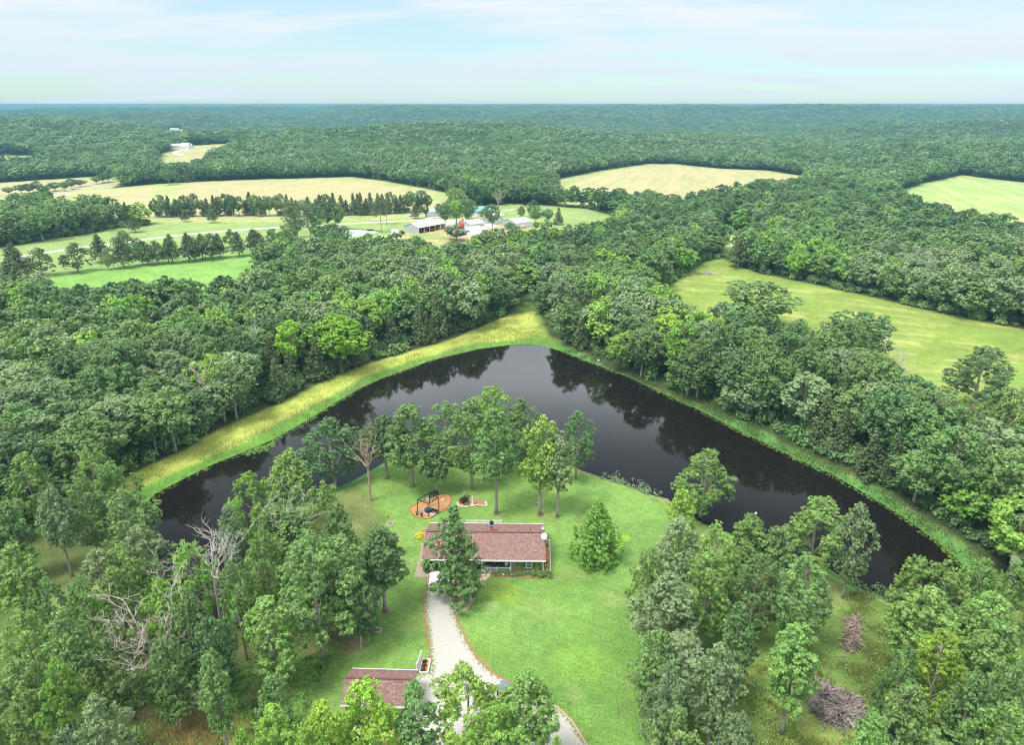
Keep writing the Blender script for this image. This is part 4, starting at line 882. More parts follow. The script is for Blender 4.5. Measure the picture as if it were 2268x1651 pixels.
# square planters on the lawn
def planter(cv, pts, label, plant=True, h=.22):
    p = PT(cv, *pts); c = np.mean(p, 0); t = thing('raised_planter', label, 'planter', (c[0], c[1], 0)); b = MB(); q = [(a[0] - c[0], a[1] - c[1]) for a in p]
    for k in range(4): a, d = q[k], q[(k + 1) % 4]; b.bar((*a, h / 2), (*d, h / 2), .09, h)
    b.obj('frame', mat('planter_timber', (.56, .50, .42), .8, .2, 5), t); b = MB(); b.prism([(a[0] * .9, a[1] * .9) for a in q], .01, h * .6); b.obj('soil', MULCHD if not plant else mat('weedy_soil', (.16, .22, .07), .95, .4, 9), t)
planter(c2, [(480, 440), (512, 443), (500, 465), (466, 462)], 'small square timber planter with an orange toy beside the left trees')
planter(c2, [(408, 1020), (440, 1022), (438, 1045), (405, 1045)], 'small square timber planter with red soil under the low oak', False)
planter(c4, [(1725, 195), (1790, 180), (1812, 182), (1800, 220)], 'small timber planter behind the left pale twin trunk')
t = thing('garden_windmill', 'small orange pinwheel stake at the square planter', 'ornament', (*G(*c2(481, 437)), 0)); b = MB(); b.tube([(0, 0, 0), (0, 0, .9)], .02, 5); b.obj('stake', GREYMET, t); b = MB()
for k in range(4): a = k * 1.57 + .4; b.bar((0, -.03, .95), (.3 * math.cos(a), -.03, .95 + .3 * math.sin(a)), .02, .14)
b.obj('pinwheel', mat('orange_paint', (.75, .16, .03), .5), t)
for (uv, r) in [((1099,1140),.75), ((1196,1143),.6), ((1234,1148),.6), ((854,1357),.8), ((1290,1222),1.4)]:
    x, y = G(*uv); pts = [(x + r * math.cos(a * .52) * rr.uniform(.8, 1.15), y + r * .8 * math.sin(a * .52) * rr.uniform(.8, 1.15)) for a in range(12)]; sheet('tree_mulch', smooth_path(pts + [pts[0]], 1)[:-1], .02, MULCHD)
# ---------------------------------------------------------------- garage, planter, patio
gx = -14.75; gr = thing('garage', 'detached tan garage with a brown shingle roof at the bottom of the picture', 'garage', (gx, 61.6, 0), math.radians(-2.2))
b = MB(); gable(b, -3.95, 3.75, -2.75, 2.6, -.1, 2.55, 3.85); grf = b.obj('roof', SHING, gr)
b = MB(); b.bar((-3.95, -.12, 3.88), (3.75, -.12, 3.88), .22, .05); b.obj('ridge_cap', MATS['ridge_shingle'], grf)
for (ya, yc) in ((-2.84, -2.753), (2.603, 2.68)): b = MB(); b.box(-3.97, 3.77, ya, yc, 2.38, 2.57); b.obj('gutter', WHITE, gr)
b = MB(); b.box(-3.6, 3.4, -2.25, 2.2, 0.25, 2.3); b.add([(-3.6, -2.25, 2.3), (-3.6, 2.2, 2.3), (-3.6, -.1, 3.6)], [(0, 2, 1)]); b.add([(3.4, -2.25, 2.3), (3.4, 2.2, 2.3), (3.4, -.1, 3.6)], [(0, 1, 2)]); b.obj('wall', SIDING, gr)
b = MB(); b.box(-3.63, 3.43, -2.29, 2.23, 0, .25); b.obj('foundation', CONC, gr)
sheet('patio_slab', PT(c5, (230, 735), (340, 690), (760, 700), (760, 760), (520, 770), (260, 900), (200, 940)), .02, mat('sandy_gravel', (.62, .52, .40), .95, .2, 5))
dkp = PT(c5, (590,745), (745,745), (745,1000), (530,1000)); c = np.mean(dkp, 0); t = thing('red_deck', 'flat red-brown board deck below the garage', 'deck', (c[0], c[1], 0)); b = MB(); w_ = max(p[0] for p in dkp) - min(p[0] for p in dkp); d_ = max(p[1] for p in dkp) - min(p[1] for p in dkp)
y = -d_ / 2
while y < d_ / 2: b.box(-w_ / 2, w_ / 2, y, y + .135, .12, .16); y += .145
b.obj('deck_board', mat('red_boards', (.36, .155, .13), .7, .12, 2), t); b = MB(); b.box(-w_/2 + .03, w_/2 - .03, -d_/2 + .03, d_/2 - .03, 0, .115); b.obj('base', WOODG, t)
pl = PT(c5, (897, 222), (965, 222), (945, 330), (870, 330)); c = np.mean(pl, 0); t = thing('planter_box', 'white-framed planter with three dark plants beside the drive', 'planter', (c[0], c[1], 0)); q = [(a[0] - c[0], a[1] - c[1]) for a in pl]; b = MB()
for k in range(4): a, d = q[k], q[(k + 1) % 4]; b.bar((*a, .15), (*d, .15), .12, .3)
b.obj('frame', WHITE, t); b = MB(); b.prism([(a[0] * .93, a[1] * .93) for a in q], .02, .2); b.obj('soil', MULCH, t)
for k, y in enumerate((242, 277, 313)):
    C = [(.14 * math.cos(j * 2.4), .14 * math.sin(j * 2.4), .25) for j in range(6)]; shrub_obj('dark_plant', *G(*c5(917 - 5 * k, y)), C, [.17] * 6, 60, .05, 'dark', ['top', 'middle', 'bottom'][k] + ' one of three dark red plants in the white planter', 'plant', m=leaf_mat('maroon_leaf', (.07, .03, .025), .1), z=.05, H=.2, stem=.02)
a_, d_ = G(*c5(850, 330)), G(*c5(889, 226)); t = thing('white_fence', 'short solid white fence panel between garage and drive', 'fence'); b = MB(); b.bar((*a_, .8), (*d_, .8), .05, 1.25); b.obj('panel', WHITE, t)
for p in (a_, d_): b = MB(); b.box(p[0] - .07, p[0] + .07, p[1] - .07, p[1] + .07, 0, 1.6); b.obj('post', WHITE, t)
# white flowering shrub
for (x, y, s, lb) in [(155, 830, .75, 'round white-flowered shrub below the garage'), (145, 905, .5, 'middle white-flowered shrub at the bottom edge'), (100, 950, .5, 'white-flowered shrub at the bottom edge, left one')]:
    C = [(.55 * s * math.cos(j * 2.4) * (j % 4) / 3, .55 * s * math.sin(j * 2.4) * (j % 4) / 3, s * (.5 + .09 * (j % 6))) for j in range(20)]; shrub_obj('flowering_shrub', *G(*c5(x, y + 40)), C, [.35 * s] * 20, 90, .045, 'pale', lb, 'flowering shrub', m=leaf_mat('white_bloom', (.72, .76, .78), .15, 0), H=s)
# utility cart
ux, uy = G(*c5(1600, 560)); t = thing('utility_cart', 'grey and black utility cart half hidden by trees on the drive', 'cart', (ux, uy, 0), math.radians(8)); GB = mat('grey_blue_plastic', (.16, .20, .23), .5)
b = MB(); b.box(-.65, .65, -1.25, 1.0, .35, .62); b.box(-.62, .62, -1.2, -.4, .623, .9); b.obj('body', BLACK, t); b = MB(); b.box(-.66, .66, .35, 1.5, .66, .72); b.box(-.66, -.6, .35, 1.5, .722, .98); b.box(.6, .66, .35, 1.5, .722, .98); b.box(-.58, .58, 1.44, 1.5, .722, .98); b.obj('cargo_bed', GB, t)
b = MB(); b.box(-.68, .68, -.75, .55, 1.9, 1.97); b.box(-.3, .5, .0, 1.0, 1.972, 2.02); b.obj('canopy_roof', GB, t)
for x in (-.6, .6):
    for (qa, qb) in (((x, -.75, .85), (x, -.55, 1.9)), ((x, .5, .7), (x, .45, 1.9))): b = MB(); b.bar(qa, qb, .05); b.obj('roof_strut', BLACK, t)
b = MB(); b.box(-.58, .58, -.1, .3, .64, .9); b.box(-.58, .58, .22, .34, .903, 1.35); b.obj('seat', mat('red_seat', (.35, .08, .04), .6), t)
for (x, y) in ((-.68, -.85), (.68, -.85), (-.68, .85), (.68, .85)):
    b = MB(); M_ = Matrix.Translation((x, y, .33)) @ Euler((0, math.pi / 2, 0)).to_matrix().to_4x4(); b.lathe([(.2, -.12), (.33, -.1), (.33, .1), (.2, .12)], n=16); b.v = [tuple(M_ @ Vector(v)) for v in b.v]; b.obj('wheel', mat('tyre_rubber', (.015, .015, .015), .8), t)
# items strewn beside the cart
for k, (x, y, col, lb) in enumerate([(1650, 520, (.75, .78, .8), 'white feed sack on the drive beside the cart'), (1680, 500, (.1, .35, .6), 'blue crate on the drive right of the cart'), (1640, 548, (.75, .2, .05), 'orange can on the drive beside the cart'), (1560, 530, (.7, .75, .82), 'pale cooler box beside the cart')]):
    b = MB(); b.box(-.25, .25, -.18, .18, 0, .3); b.box(-.27, .27, -.2, .2, .302, .35); tag(b.obj(['feed_sack', 'plastic_crate', 'fuel_can', 'cooler_box'][k], mat('strewn_%s' % lb.split()[0], col, .6), loc=(*G(*c5(x, y)), 0), rot=(0, 0, k * .7)), lb, ['sack', 'crate', 'can', 'cooler'][k])
# ---------------------------------------------------------------- right meadow and pond things
PILE_BASE = mat('dark_pile_base', (.10, .075, .05), .95, .4, 6)
def brush_pile(cv, pts, label, n, seed, col=(.34, .29, .24), L=1.6, hh=.9):
    rng = random.Random(seed); p = [G(*cv(*q)) for q in pts]; cx = sum(q[0] for q in p) / len(p); cy = sum(q[1] for q in p) / len(p)
    if n > 200: sheet('pile_base', smooth_path(p + [p[0]], 2)[:-1], .02, PILE_BASE)  # dark sheet laid under the larger piles
    b = MB(); pl = np.array(p); lo, hi = pl.min(0), pl.max(0); k = 0
    while k < n:
        x, y = rng.uniform(lo[0], hi[0]), rng.uniform(lo[1], hi[1])
        s = float(sdist(np.array([[x, y]]), pl, 20)[0])
        if s > -.05: continue
        z = min(hh, .15 + -s * .7) * rng.uniform(.1, 1); a = rng.uniform(0, 6.28); l_ = L * rng.uniform(.35, 1); q = Vector((math.cos(a), math.sin(a), rng.uniform(-.25, .35))) * l_ / 2
        m_ = Vector((x - cx, y - cy, z + .08)); r = rng.choice([.02, .03, .045, .08]) * (L / 1.6) ** .5; b.tube([m_ - q, m_ + Vector((rng.uniform(-.1, .1), rng.uniform(-.1, .1), .06)), m_ + q], [r, r, r * .4], 4, False); k += 1
    return tag(b.obj('brush_pile', mat('brush_%d' % seed, col, .9, .65, .9), loc=(cx, cy, th(cx, cy))), label, 'brush pile')
brush_pile(c3, [(1305,955), (1385,950), (1400,1010), (1375,1050), (1410,1095), (1335,1145), (1295,1110), (1315,1040)], 'long thin pile of dead branches on the right meadow', 260, 1, (.25, .20, .155), 1.9)
brush_pile(c3, [(1125,1290), (1200,1300), (1310,1370), (1385,1390), (1400,1450), (1380,1540), (1260,1535), (1160,1480), (1120,1380)], 'largest grey pile of dead branches at the lower right', 620, 2, (.25, .215, .19), 3.0, 1.2)
brush_pile(c3, [(745,915), (775,910), (785,940), (780,990), (755,990)], 'small brown pile of dead leaves under the dark crown', 90, 3, (.26, .15, .09), .7, .4)
brush_pile(c1, [(1430,1190), (1490,1180), (1500,1230), (1440,1240)], 'small reddish pile of branches under the broad left oak', 80, 4, (.30, .16, .12), .8, .4)
brush_pile(lambda x, y: ((1900 + x / 2.268) / 1.2787, (600 + y / 2.268) / 1.2787), [(205,392), (285,390), (290,406), (215,408)], 'low pile of cut logs at the top corner of the right-hand meadow', 60, 6, (.45, .40, .34), 4, .8)
t = thing('fire_ring', 'round metal fire ring with rusty inside on the right meadow', 'fire ring', (*G(*c3(818, 1142)), 0)); b = MB(); b.lathe([(.66, 0), (.68, .42), (.62, .42), (.60, .02)], n=22); b.obj('ring', mat('galvanised', (.40, .50, .56), .45, .2, 4), t); b = MB(); b.lathe([(.59, .02), (.59, .36), (.42, .38), (.40, .06)], n=18); b.obj('rusty_liner', mat('rust', (.30, .11, .05), .9, .3, 5), t)
b = MB(); b.blob((0, 0, 0), (.22, .22, .22), random.Random(1), 12, 8, .0); tag(b.obj('buoy', WHITE, loc=(*G(*c3(836, 368)), WATER + .08), smooth=True), 'small white buoy floating on the dark pond', 'buoy')
bx_, by_ = G(1325, 806); t = thing('nest_box', 'white wood duck box on a pole at the far shore', 'nest box', (bx_, by_, th(bx_, by_))); b = MB(); b.tube([(0, 0, 0), (0, 0, 1.5)], .05, 6); b.obj('pole', GREYMET, t); b = MB(); b.box(-.2, .2, -.2, .2, 1.5, 2.1); b.prism([(-.27, -.3), (.27, -.3), (.27, .27), (-.27, .27)], 2.103, 2.16); b.obj('box', mat('box_paint', (.62, .60, .55), .7), t)
x, y = G(1222, 752)
# water plants, shoreline growth and tall grass: uncountable
def leaf_stuff(name, P, Z, r, per, size, m, label, seed=3, up=.4, flat=1.0):
    rs = np.random.RandomState(seed); C = np.column_stack([P, Z]); v, f, tn = leaves(rs, C, np.full(len(C), r) * (.6 + .8 * rs.rand(len(C))), per, size, up=up, flat=flat)
    me = np_mesh(name, v, f, m, tn); o = bpy.data.objects.new(name, me); COL.objects.link(o); tag(o, label, kind='stuff'); return o
rs_ = np.random.RandomState(12)
def along(uvs, n, spread, z=None):
    P = [np.array(G(*q)) for q in uvs]; out = []
    L = [np.linalg.norm(b - a) for a, b in zip(P[:-1], P[1:])]; tot = sum(L)
    for a, b, l in zip(P[:-1], P[1:], L):
        k = max(1, int(n * l / tot)); t = rs_.rand(k)[:, None]; q = a + (b - a) * t; d = (b - a) / max(l, 1e-6); nn_ = np.array([-d[1], d[0]])
        out.append(q + nn_ * (rs_.randn(k)[:, None] * spread))
    return np.vstack(out)
P = along([(1335,1050),(1360,1058),(1395,1068),(1430,1078),(1455,1092)], 80, .9); leaf_stuff('water_plants', P, np.full(len(P), WATER + .25), .38, 40, .085, leaf_mat('water_leaf', (.22, .32, .17), .2), 'pale green water plants in the shallows by the lawn shore')
P = along([(2030,1345),(1990,1322),(1940,1312),(1900,1298),(1870,1285)], 150, 1.5); leaf_stuff('pond_weed', P, np.full(len(P), WATER + .2), .36, 36, .085, LEAF['mid'], 'leafy weed at the lower right shore of the pond')
P = along([(342,1100),(400,1068),(470,1033),(540,1004),(612,972),(680,934),(750,890),(800,862),(900,822),(1000,790),(1060,775),(1160,764),(1250,781),(1330,812),(1470,873),(1600,935),(1700,985),(1840,1050),(1960,1120),(2080,1205),(2140,1262)], 5200, .75); sd_ = sdist(P, POND, 10); P = P[(sd_ > -1.0)]; leaf_stuff('shore_growth', P, terrain(P) + .12, .34, 22, .08, LEAF['bright'], 'bright green low growth along the far shore of the pond', 4, .5, .6)
P = along([(610,976),(580,985),(545,1000)], 130, .7); leaf_stuff('floating_weed', P, np.full(len(P), WATER + .05), .3, 26, .08, LEAF['bright'], 'bright green mat of weed jutting from the dam into the pond', 5, .5, .3)
def blades(name, P, h, w, m, label, seed=8):
    rs = np.random.RandomState(seed); n = len(P); z = terrain(P); a = rs.rand(n) * 6.28; lean = rs.randn(n, 2) * .18 * h; hh = h * (.5 + rs.rand(n)); ww = w * (.6 + .8 * rs.rand(n))
    c = np.column_stack([P, z]); dx = np.column_stack([np.cos(a) * ww, np.sin(a) * ww, np.zeros(n)]); tip = c + np.column_stack([lean, hh])
    v = np.stack([c - dx, c + dx, tip + dx * .35, tip - dx * .35], 1).reshape(-1, 3); me = np_mesh(name, v, np.arange(4 * n).reshape(n, 4), m, rs.rand(n)); o = bpy.data.objects.new(name, me); COL.objects.link(o); tag(o, label, kind='stuff'); return o
def in_poly(pl, n, seed, extra=None):
    rs = np.random.RandomState(seed); lo, hi = pl.min(0), pl.max(0); P = lo + (hi - lo) * rs.rand(n, 2); P = P[sdist(P, pl, 5.0) < 0]; P = P[sdist(P, POND, 6.0) > .4]; return P
P = in_poly(DAM, 60000, 1); P = P[rs_.rand(len(P)) < sstep(.35, .62, fbm(P[:, 0] / 4, P[:, 1] / 4, 60, 3))]; blades('tall_grass', P, .42, .045, leaf_mat('gold_grass', (.38, .42, .11), .3, .02), 'tall golden grass on the dam')
P = along([(360,1060),(450,1022),(560,968),(700,898),(800,850),(900,812),(1010,775),(1100,752)], 1500, .5); P = P[rs_.rand(len(P)) < sstep(.45, .6, fbm(P[:, 0] / 5, P[:, 1] / 5, 66, 2))]; blades('seed_heads', P, .8, .05, leaf_mat('pale_seed', (.62, .54, .36), .3, .02), 'pale seeding grass heads along the crest of the dam')
P = in_poly(RIGHTCLR, 60000, 2); P = P[rs_.rand(len(P)) < sstep(.42, .66, fbm(P[:, 0] / 3, P[:, 1] / 3, 61, 3))]; blades('meadow_grass', P, .35, .04, leaf_mat('olive_grass', (.26, .27, .08), .3, .03), 'rough olive grass on the right meadow')
P = in_poly(LEFTBOT, 60000, 3); P = P[sdist(P, np.array(drive_poly), 5) > .5]; P = P[sdist(P, LAWN, 5) > .5]; P = P[rs_.rand(len(P)) < sstep(.38, .6, fbm(P[:, 0] / 3, P[:, 1] / 3, 62, 3))]; blades('rough_grass', P, .45, .045, LEAF['mid'], 'rough green weeds under the left oaks')
gx_, gy_ = G(430, 1625); P = np.column_stack([gx_ + rs_.randn(7000) * 2.3, gy_ + rs_.randn(7000) * 1.3]); blades('dry_grass', P, .9, .035, leaf_mat('dry_gold', (.62, .53, .25), .3, .02), 'tall dry golden grass at the bottom left')

P = along([(1250,772),(1330,802),(1400,830),(1470,860),(1600,918),(1700,968),(1800,1010),(1900,1062),(1980,1108),(2080,1180),(2170,1255)], 30000, 2.6); P = P[sdist(P, POND, 10) > .3]; P = P[rs_.rand(len(P)) < sstep(.3, .6, fbm(P[:, 0] / 2.5, P[:, 1] / 2.5, 64, 3))]; blades('bank_grass', P, .4, .045, leaf_mat('bank_green', (.155, .22, .065), .25, .03), 'rough green grass on the right bank of the pond')
P = along([(1250,772),(1330,802),(1470,860),(1600,918),(1700,968),(1800,1010),(1900,1062),(1980,1108),(2080,1180)], 260, 3.0); P = P[sdist(P, POND, 10) > 1.5]; leaf_stuff('bank_weeds', P, terrain(P) + .15, .35, 40, .07, LEAF['mid'], 'clumps of weeds on the right bank of the pond', 14)
P = in_poly(RIGHTCLR, 500, 17); leaf_stuff('meadow_weeds', P, terrain(P) + .1, .3, 30, .06, leaf_mat('white_weed', (.42, .48, .30), .2), 'pale flowering weeds on the right meadow', 15)
P = in_poly(LEFTBOT, 700, 18); P = P[sdist(P, LAWN, 5.0) > .5]; leaf_stuff('wood_floor_weeds', P, terrain(P) + .2, .5, 40, .08, LEAF['bright'], 'leafy undergrowth on the floor of the left wood', 16)
# ---------------------------------------------------------------- farm
WMET = mat('white_sheet_metal', (.80, .82, .85), .45); WMETW = siding_mat('white_ribbed_wall', (.74, .78, .84), .45)
def barn(name, label, A, B, Cc, eave, ridge, open_front=False, cat='shed', roofm=WMET, wallm=None, over=.3, doors=None):
    """A far-left ground corner, B nearest corner, C far-right corner; ridge runs along B-C"""
    A, B, Cc = [Vector((p[0], p[1], 0)) for p in (A, B, Cc)]; ex = (Cc - B); L = ex.length; ex.normalize(); ey = Vector((-ex.y, ex.x, 0)); W = abs((A - B).dot(ey)); z = th(*(B.xy))
    t = thing(name, label, cat, (B.x, B.y, z), math.atan2(ex.y, ex.x)); wm = wallm or WMETW
    b = MB(); b.box(0, .15, .15, W, 0, eave); b.box(L - .15, L, .15, W, 0, eave); b.box(.16, L - .16, W - .15, W - .002, 0, eave)
    for x in (0, L - .15): b.add([(x, 0, eave), (x, W, eave), (x, W / 2, ridge - .1), (x + .15, 0, eave), (x + .15, W, eave), (x + .15, W / 2, ridge - .1)], [(0, 2, 1), (3, 4, 5)])
    if not open_front: b.box(0, L, 0, .148, 0, eave)
    else: b.box(0, L, 0, .148, eave - .35, eave)
    b.obj('wall', wm, t)
    b = MB(); gable(b, -over, L + over, -over, W + over, W / 2, eave + .02, ridge + .05, .1); b.obj('roof', roofm, t)
    if open_front:
        for k in range(6): b = MB(); x = L * k / 5; x = min(max(x, .15), L - .15); b.box(x - .14, x + .14, -.004, .16, 0, eave - .352); b.obj('post', WHITE, t)
    return t, L, W
def P0(x, y): return G(*c6(x, y))
GREENR = mat('teal_metal_roof', (.16, .42, .40), .5)
ms, L, W = barn('machine_shed', 'long white open-fronted machine shed with red tractors inside', P0(185, 395), P0(355, 420), P0(670, 360), 3.1, 5.0, True)
MSW = ms.matrix_basis
def tractor(mw, x, y, rz, col, label, s=1.0):
    p = mw @ Vector((x, y, 0)); t = thing('tractor', label, 'tractor', p, rz + ms.rotation_euler.z, None, (s, s, s)); m = mat('tractor_%s' % label.split()[0], col, .5)
    b = MB(); b.box(-.35, .35, -1.7, .2, .8, 1.35); b.box(-.75, .75, .1, 1.1, .9, 1.1); b.obj('body', m, t); b = MB(); b.box(-.25, .25, .3, .8, 1.103, 1.3); b.box(-.25, .25, .72, .8, 1.303, 1.7); b.obj('seat', BLACK, t)
    b = MB(); b.tube([(.15, -1.1, 1.35), (.15, -1.1, 2.0)], .04, 6); b.obj('exhaust', BLACK, t)
    for (wx, wy, r) in ((-.85, .7, .78), (.85, .7, .78), (-.6, -1.4, .42), (.6, -1.4, .42)):
        b = MB(); M_ = Matrix.Translation((wx, wy, r)) @ Euler((0, math.pi / 2, 0)).to_matrix().to_4x4(); b.lathe([(r * .5, -.16), (r, -.14), (r, .14), (r * .5, .16)], n=16); b.v = [tuple(M_ @ Vector(v)) for v in b.v]; b.obj('wheel', MATS.get('tyre_rubber') or BLACK, t)
ms_m = Matrix.LocRotScale(ms.location, ms.rotation_euler, None)
tractor(ms_m, 3.0, 2.4, .3, (.30, .04, .05), 'dark red tractor in the first bay of the machine shed'); tractor(ms_m, 7.0, 2.2, -.2, (.38, .05, .05), 'maroon tractor in the second bay of the machine shed'); tractor(ms_m, 9.6, .6, .1, (.62, .04, .03), 'bright red tractor standing at the front of the machine shed')
tractor(ms_m, 13.6, 2.0, .4, (.10, .12, .16), 'black tractor in the fourth bay of the machine shed', .9)
for k, (x, y, lb) in enumerate([(14.2, -.8, 'low red implement lying in front of the fourth bay'), (5.0, .4, 'yellow-green implement in front of the second bay')]):
    p = ms_m @ Vector((x, y, 0)); b = MB(); b.bar((-1.2, 0, .4), (1.2, 0, .4), .2); 
    for q in range(7): b.bar((-1.1 + q * .36, 0, .4), (-1.1 + q * .36, .5, .05), .08)
    tag(b.obj('farm_implement', mat('implement_%d' % k, [(.6, .08, .04), (.45, .42, .1)][k], .6), loc=p, rot=(0, 0, .6)), lb, 'implement')
def bale_stack():
    b = MB(); rg_ = random.Random(2)
    for i in range(4):
        for k in range(3): b.box(i * .95, i * .95 + .9, 0, 1.4, k * .52, k * .52 + .5)
    p = ms_m @ Vector((16.9, 1.5, 0)); tag(b.obj('lumber_pile', mat('raw_lumber', (.45, .27, .14), .9, .3, 2), loc=p, rot=(0, 0, ms.rotation_euler.z)), 'brown stack of lumber in the right bay of the machine shed', 'lumber')
bale_stack()
b2, L, W = barn('low_shed', 'low white gabled shed right of the machine shed', P0(868, 335), P0(960, 372), P0(1125, 350), 2.8, 4.2)
b3, L, W = barn('tall_shed', 'tall white gabled workshop with small windows', P0(1122, 290), P0(1245, 312), P0(1350, 290), 4.3, 5.7)
for x in (2.2, 6.2): b = MB(); b.box(x - .35, x + .35, -.03, -.004, 1.8, 2.8); b.obj('window', mat('blue_window', (.08, .14, .35), .3), b3)
b4, L, W = barn('wide_shed', 'wide white shed with a low ribbed roof at the right of the farm', P0(1350, 325), P0(1490, 362), P0(1675, 337), 3.0, 4.6)
b = MB(); b.box(-.03, -.004, 1.0, 4.0, 0, 2.3); b.obj('dark_bay_panel', DARK, b4); b = MB(); b.box(-.03, -.004, 4.6, 6.4, 0, 2.3); b.obj('dark_bay_panel', mat('bay_green', (.02, .09, .08), .8), b4)  # flat panels on the end wall, coloured as the shade of open bays
# half-round shed
A, B = Vector((*P0(960, 452), 0)), Vector((*P0(1105, 428), 0)); ax = (B - A).normalized(); L = (B - A).length; t = thing('half_round_shed', 'white half-round shed with a curved metal roof', 'shed', (A.x, A.y, th(A.x, A.y)), math.atan2(ax.y, ax.x)); n = 16; R = 4.0; b = MB(); vs = []; fs = []
for x in (0, L):
    for r in (R, R - .1):
        for k in range(n + 1): a = math.pi * k / n; vs.append((x, R - R * math.cos(a) if r == R else R - r * math.cos(a), 1.05 * r * math.sin(a)))
m = n + 1
for k in range(n): fs += [(k, 2 * m + k, 2 * m + k + 1, k + 1), (m + k + 1, 3 * m + k + 1, 3 * m + k, m + k), (k + 1, m + k + 1, m + k, k), (2 * m + k, 3 * m + k, 3 * m + k + 1, 2 * m + k + 1)]
b.add(vs, fs); b.obj('roof', WMET, t, smooth=False); b = MB()
for x in (.2, L - .2): b.add([(x, R - (R - .1) * math.cos(math.pi * k / n), 1.05 * (R - .1) * math.sin(math.pi * k / n)) for k in range(n + 1)] + [(x + .08, R - (R - .1) * math.cos(math.pi * k / n), 1.05 * (R - .1) * math.sin(math.pi * k / n)) for k in range(n + 1)], [tuple(range(n + 1)), tuple(range(n + 1, 2 * n + 2))[::-1]])
b.obj('wall', WMETW, t)
# lean-to beside it
x, y = P0(1120, 398); t = thing('lean_to', 'small white lean-to with a dark opening beside the half-round shed', 'shed', (x, y, th(x, y)), .6); b = MB(); b.add([(-1.6, -1.5, 1.3), (1.6, -1.5, 1.3), (1.6, 1.5, 2.6), (-1.6, 1.5, 2.6), (-1.6, -1.5, 1.2), (1.6, -1.5, 1.2), (1.6, 1.5, 2.5), (-1.6, 1.5, 2.5)], [(0, 1, 2, 3), (7, 6, 5, 4), (0, 4, 5, 1), (1, 5, 6, 2), (2, 6, 7, 3), (3, 7, 4, 0)]); b.obj('roof', WMET, t); b = MB(); b.box(-1.5, 1.5, -1.3, 1.3, 0, 1.2); b.obj('wall', DARK, t)  # near-black box stands in for the shade under the lean-to roof
# orange grain trailer
x, y = P0(905, 352); t = thing('grain_trailer', 'bright orange-red grain trailer behind the half-round shed', 'trailer', (x, y, th(x, y)), .18); OR = mat('orange_red_paint', (.80, .10, .03), .5)
b = MB(); v0 = [(-3.2, -1.0, 1.0), (3.2, -1.0, 1.0), (3.2, 1.0, 1.0), (-3.2, 1.0, 1.0), (-3.8, -1.25, 2.7), (3.8, -1.25, 2.7), (3.8, 1.25, 2.7), (-3.8, 1.25, 2.7)]; b.add(v0, [(0, 3, 2, 1), (0, 1, 5, 4), (1, 2, 6, 5), (2, 3, 7, 6), (3, 0, 4, 7), (4, 5, 6, 7)]); b.obj('hopper', OR, t); b = MB(); b.box(-3.4, 3.4, -.5, .5, .7, .95); b.obj('chassis', BLACK, t)
for x in (-2.4, 2.4):
    for s in (-1, 1): b = MB(); M_ = Matrix.Translation((x, s * .95, .5)) @ Euler((math.pi / 2, 0, 0)).to_matrix().to_4x4(); b.lathe([(.25, -.14), (.5, -.12), (.5, .12), (.25, .14)], n=12); b.v = [tuple(M_ @ Vector(v)) for v in b.v]; b.obj('wheel', BLACK, t)
# flatbed with tanks
def wheels(t, xs, s, r=.4, m=BLACK):
    for x in xs:
        for q in (-s, s): b = MB(); M_ = Matrix.Translation((x, q, r)) @ Euler((math.pi / 2, 0, 0)).to_matrix().to_4x4(); b.lathe([(r * .5, -.12), (r, -.1), (r, .1), (r * .5, .12)], n=12); b.v = [tuple(M_ @ Vector(v)) for v in b.v]; b.obj('wheel', m, t)
x, y = P0(865, 292); t = thing('flatbed_trailer', 'flatbed trailer carrying an orange and white tank near the pole', 'trailer', (x, y, th(x, y)), .2); b = MB(); b.box(-2.4, 2.4, -1, 1, .7, .85); b.obj('bed', GREYMET, t); wheels(t, (-1.2, 1.2), .9)
x0_, y0_ = x, y
for k, (dx, m_, lb) in enumerate([(-1.5, WHITE, 'white tank at the left of the flatbed'), (0, OR, 'orange tank in the middle of the flatbed'), (1.5, WHITE, 'white tank at the right of the flatbed')]):
    b = MB(); M_ = Euler((math.pi / 2, 0, 0)).to_matrix().to_4x4(); b.lathe([(.1, -.85), (.5, -.75), (.6, -.5), (.6, .5), (.5, .75), (.1, .85)], n=14); b.v = [tuple(M_ @ Vector(v)) for v in b.v]; tag(b.obj('storage_tank', m_, loc=(x0_ + dx, y0_ + dx * .2, th(x0_, y0_) + 1.46), smooth=True), lb, 'tank')
x, y = P0(288, 218); t = thing('flatbed_trailer', 'low grey flatbed trailer parked under the spreading cedar', 'trailer', (x, y, th(x, y)), 0); b = MB(); b.box(-3, 3, -1.1, 1.1, .8, .95); b.obj('bed', WHITE, t); wheels(t, (-.8, .8), 1)
x, y = P0(85, 425); t = thing('stock_trailer', 'white stock trailer near the farm pond', 'trailer', (x, y, th(x, y)), -.1); b = MB(); b.box(-2.2, 1.8, -1, 1, .5, 2.2); b.obj('body', WHITE, t); b = MB(); b.box(-2.1, 1.7, -.9, .9, 2.203, 2.28); b.obj('roof', WMET, t); wheels(t, (-.6, .5), 1.05)
x, y = P0(138, 424); t = thing('pickup_truck', 'dark flatbed truck beside the white stock trailer', 'truck', (x, y, th(x, y)), -.15); b = MB(); b.box(-2.4, .4, -.9, .9, .7, .85); b.obj('bed', WOODG, t); b = MB(); b.box(.45, 2.4, -.85, .85, .5, 1.05); b.box(.45, 1.5, -.8, .8, 1.053, 1.65); b.obj('cab', BLACK, t); wheels(t, (-1.5, 1.6), .9)
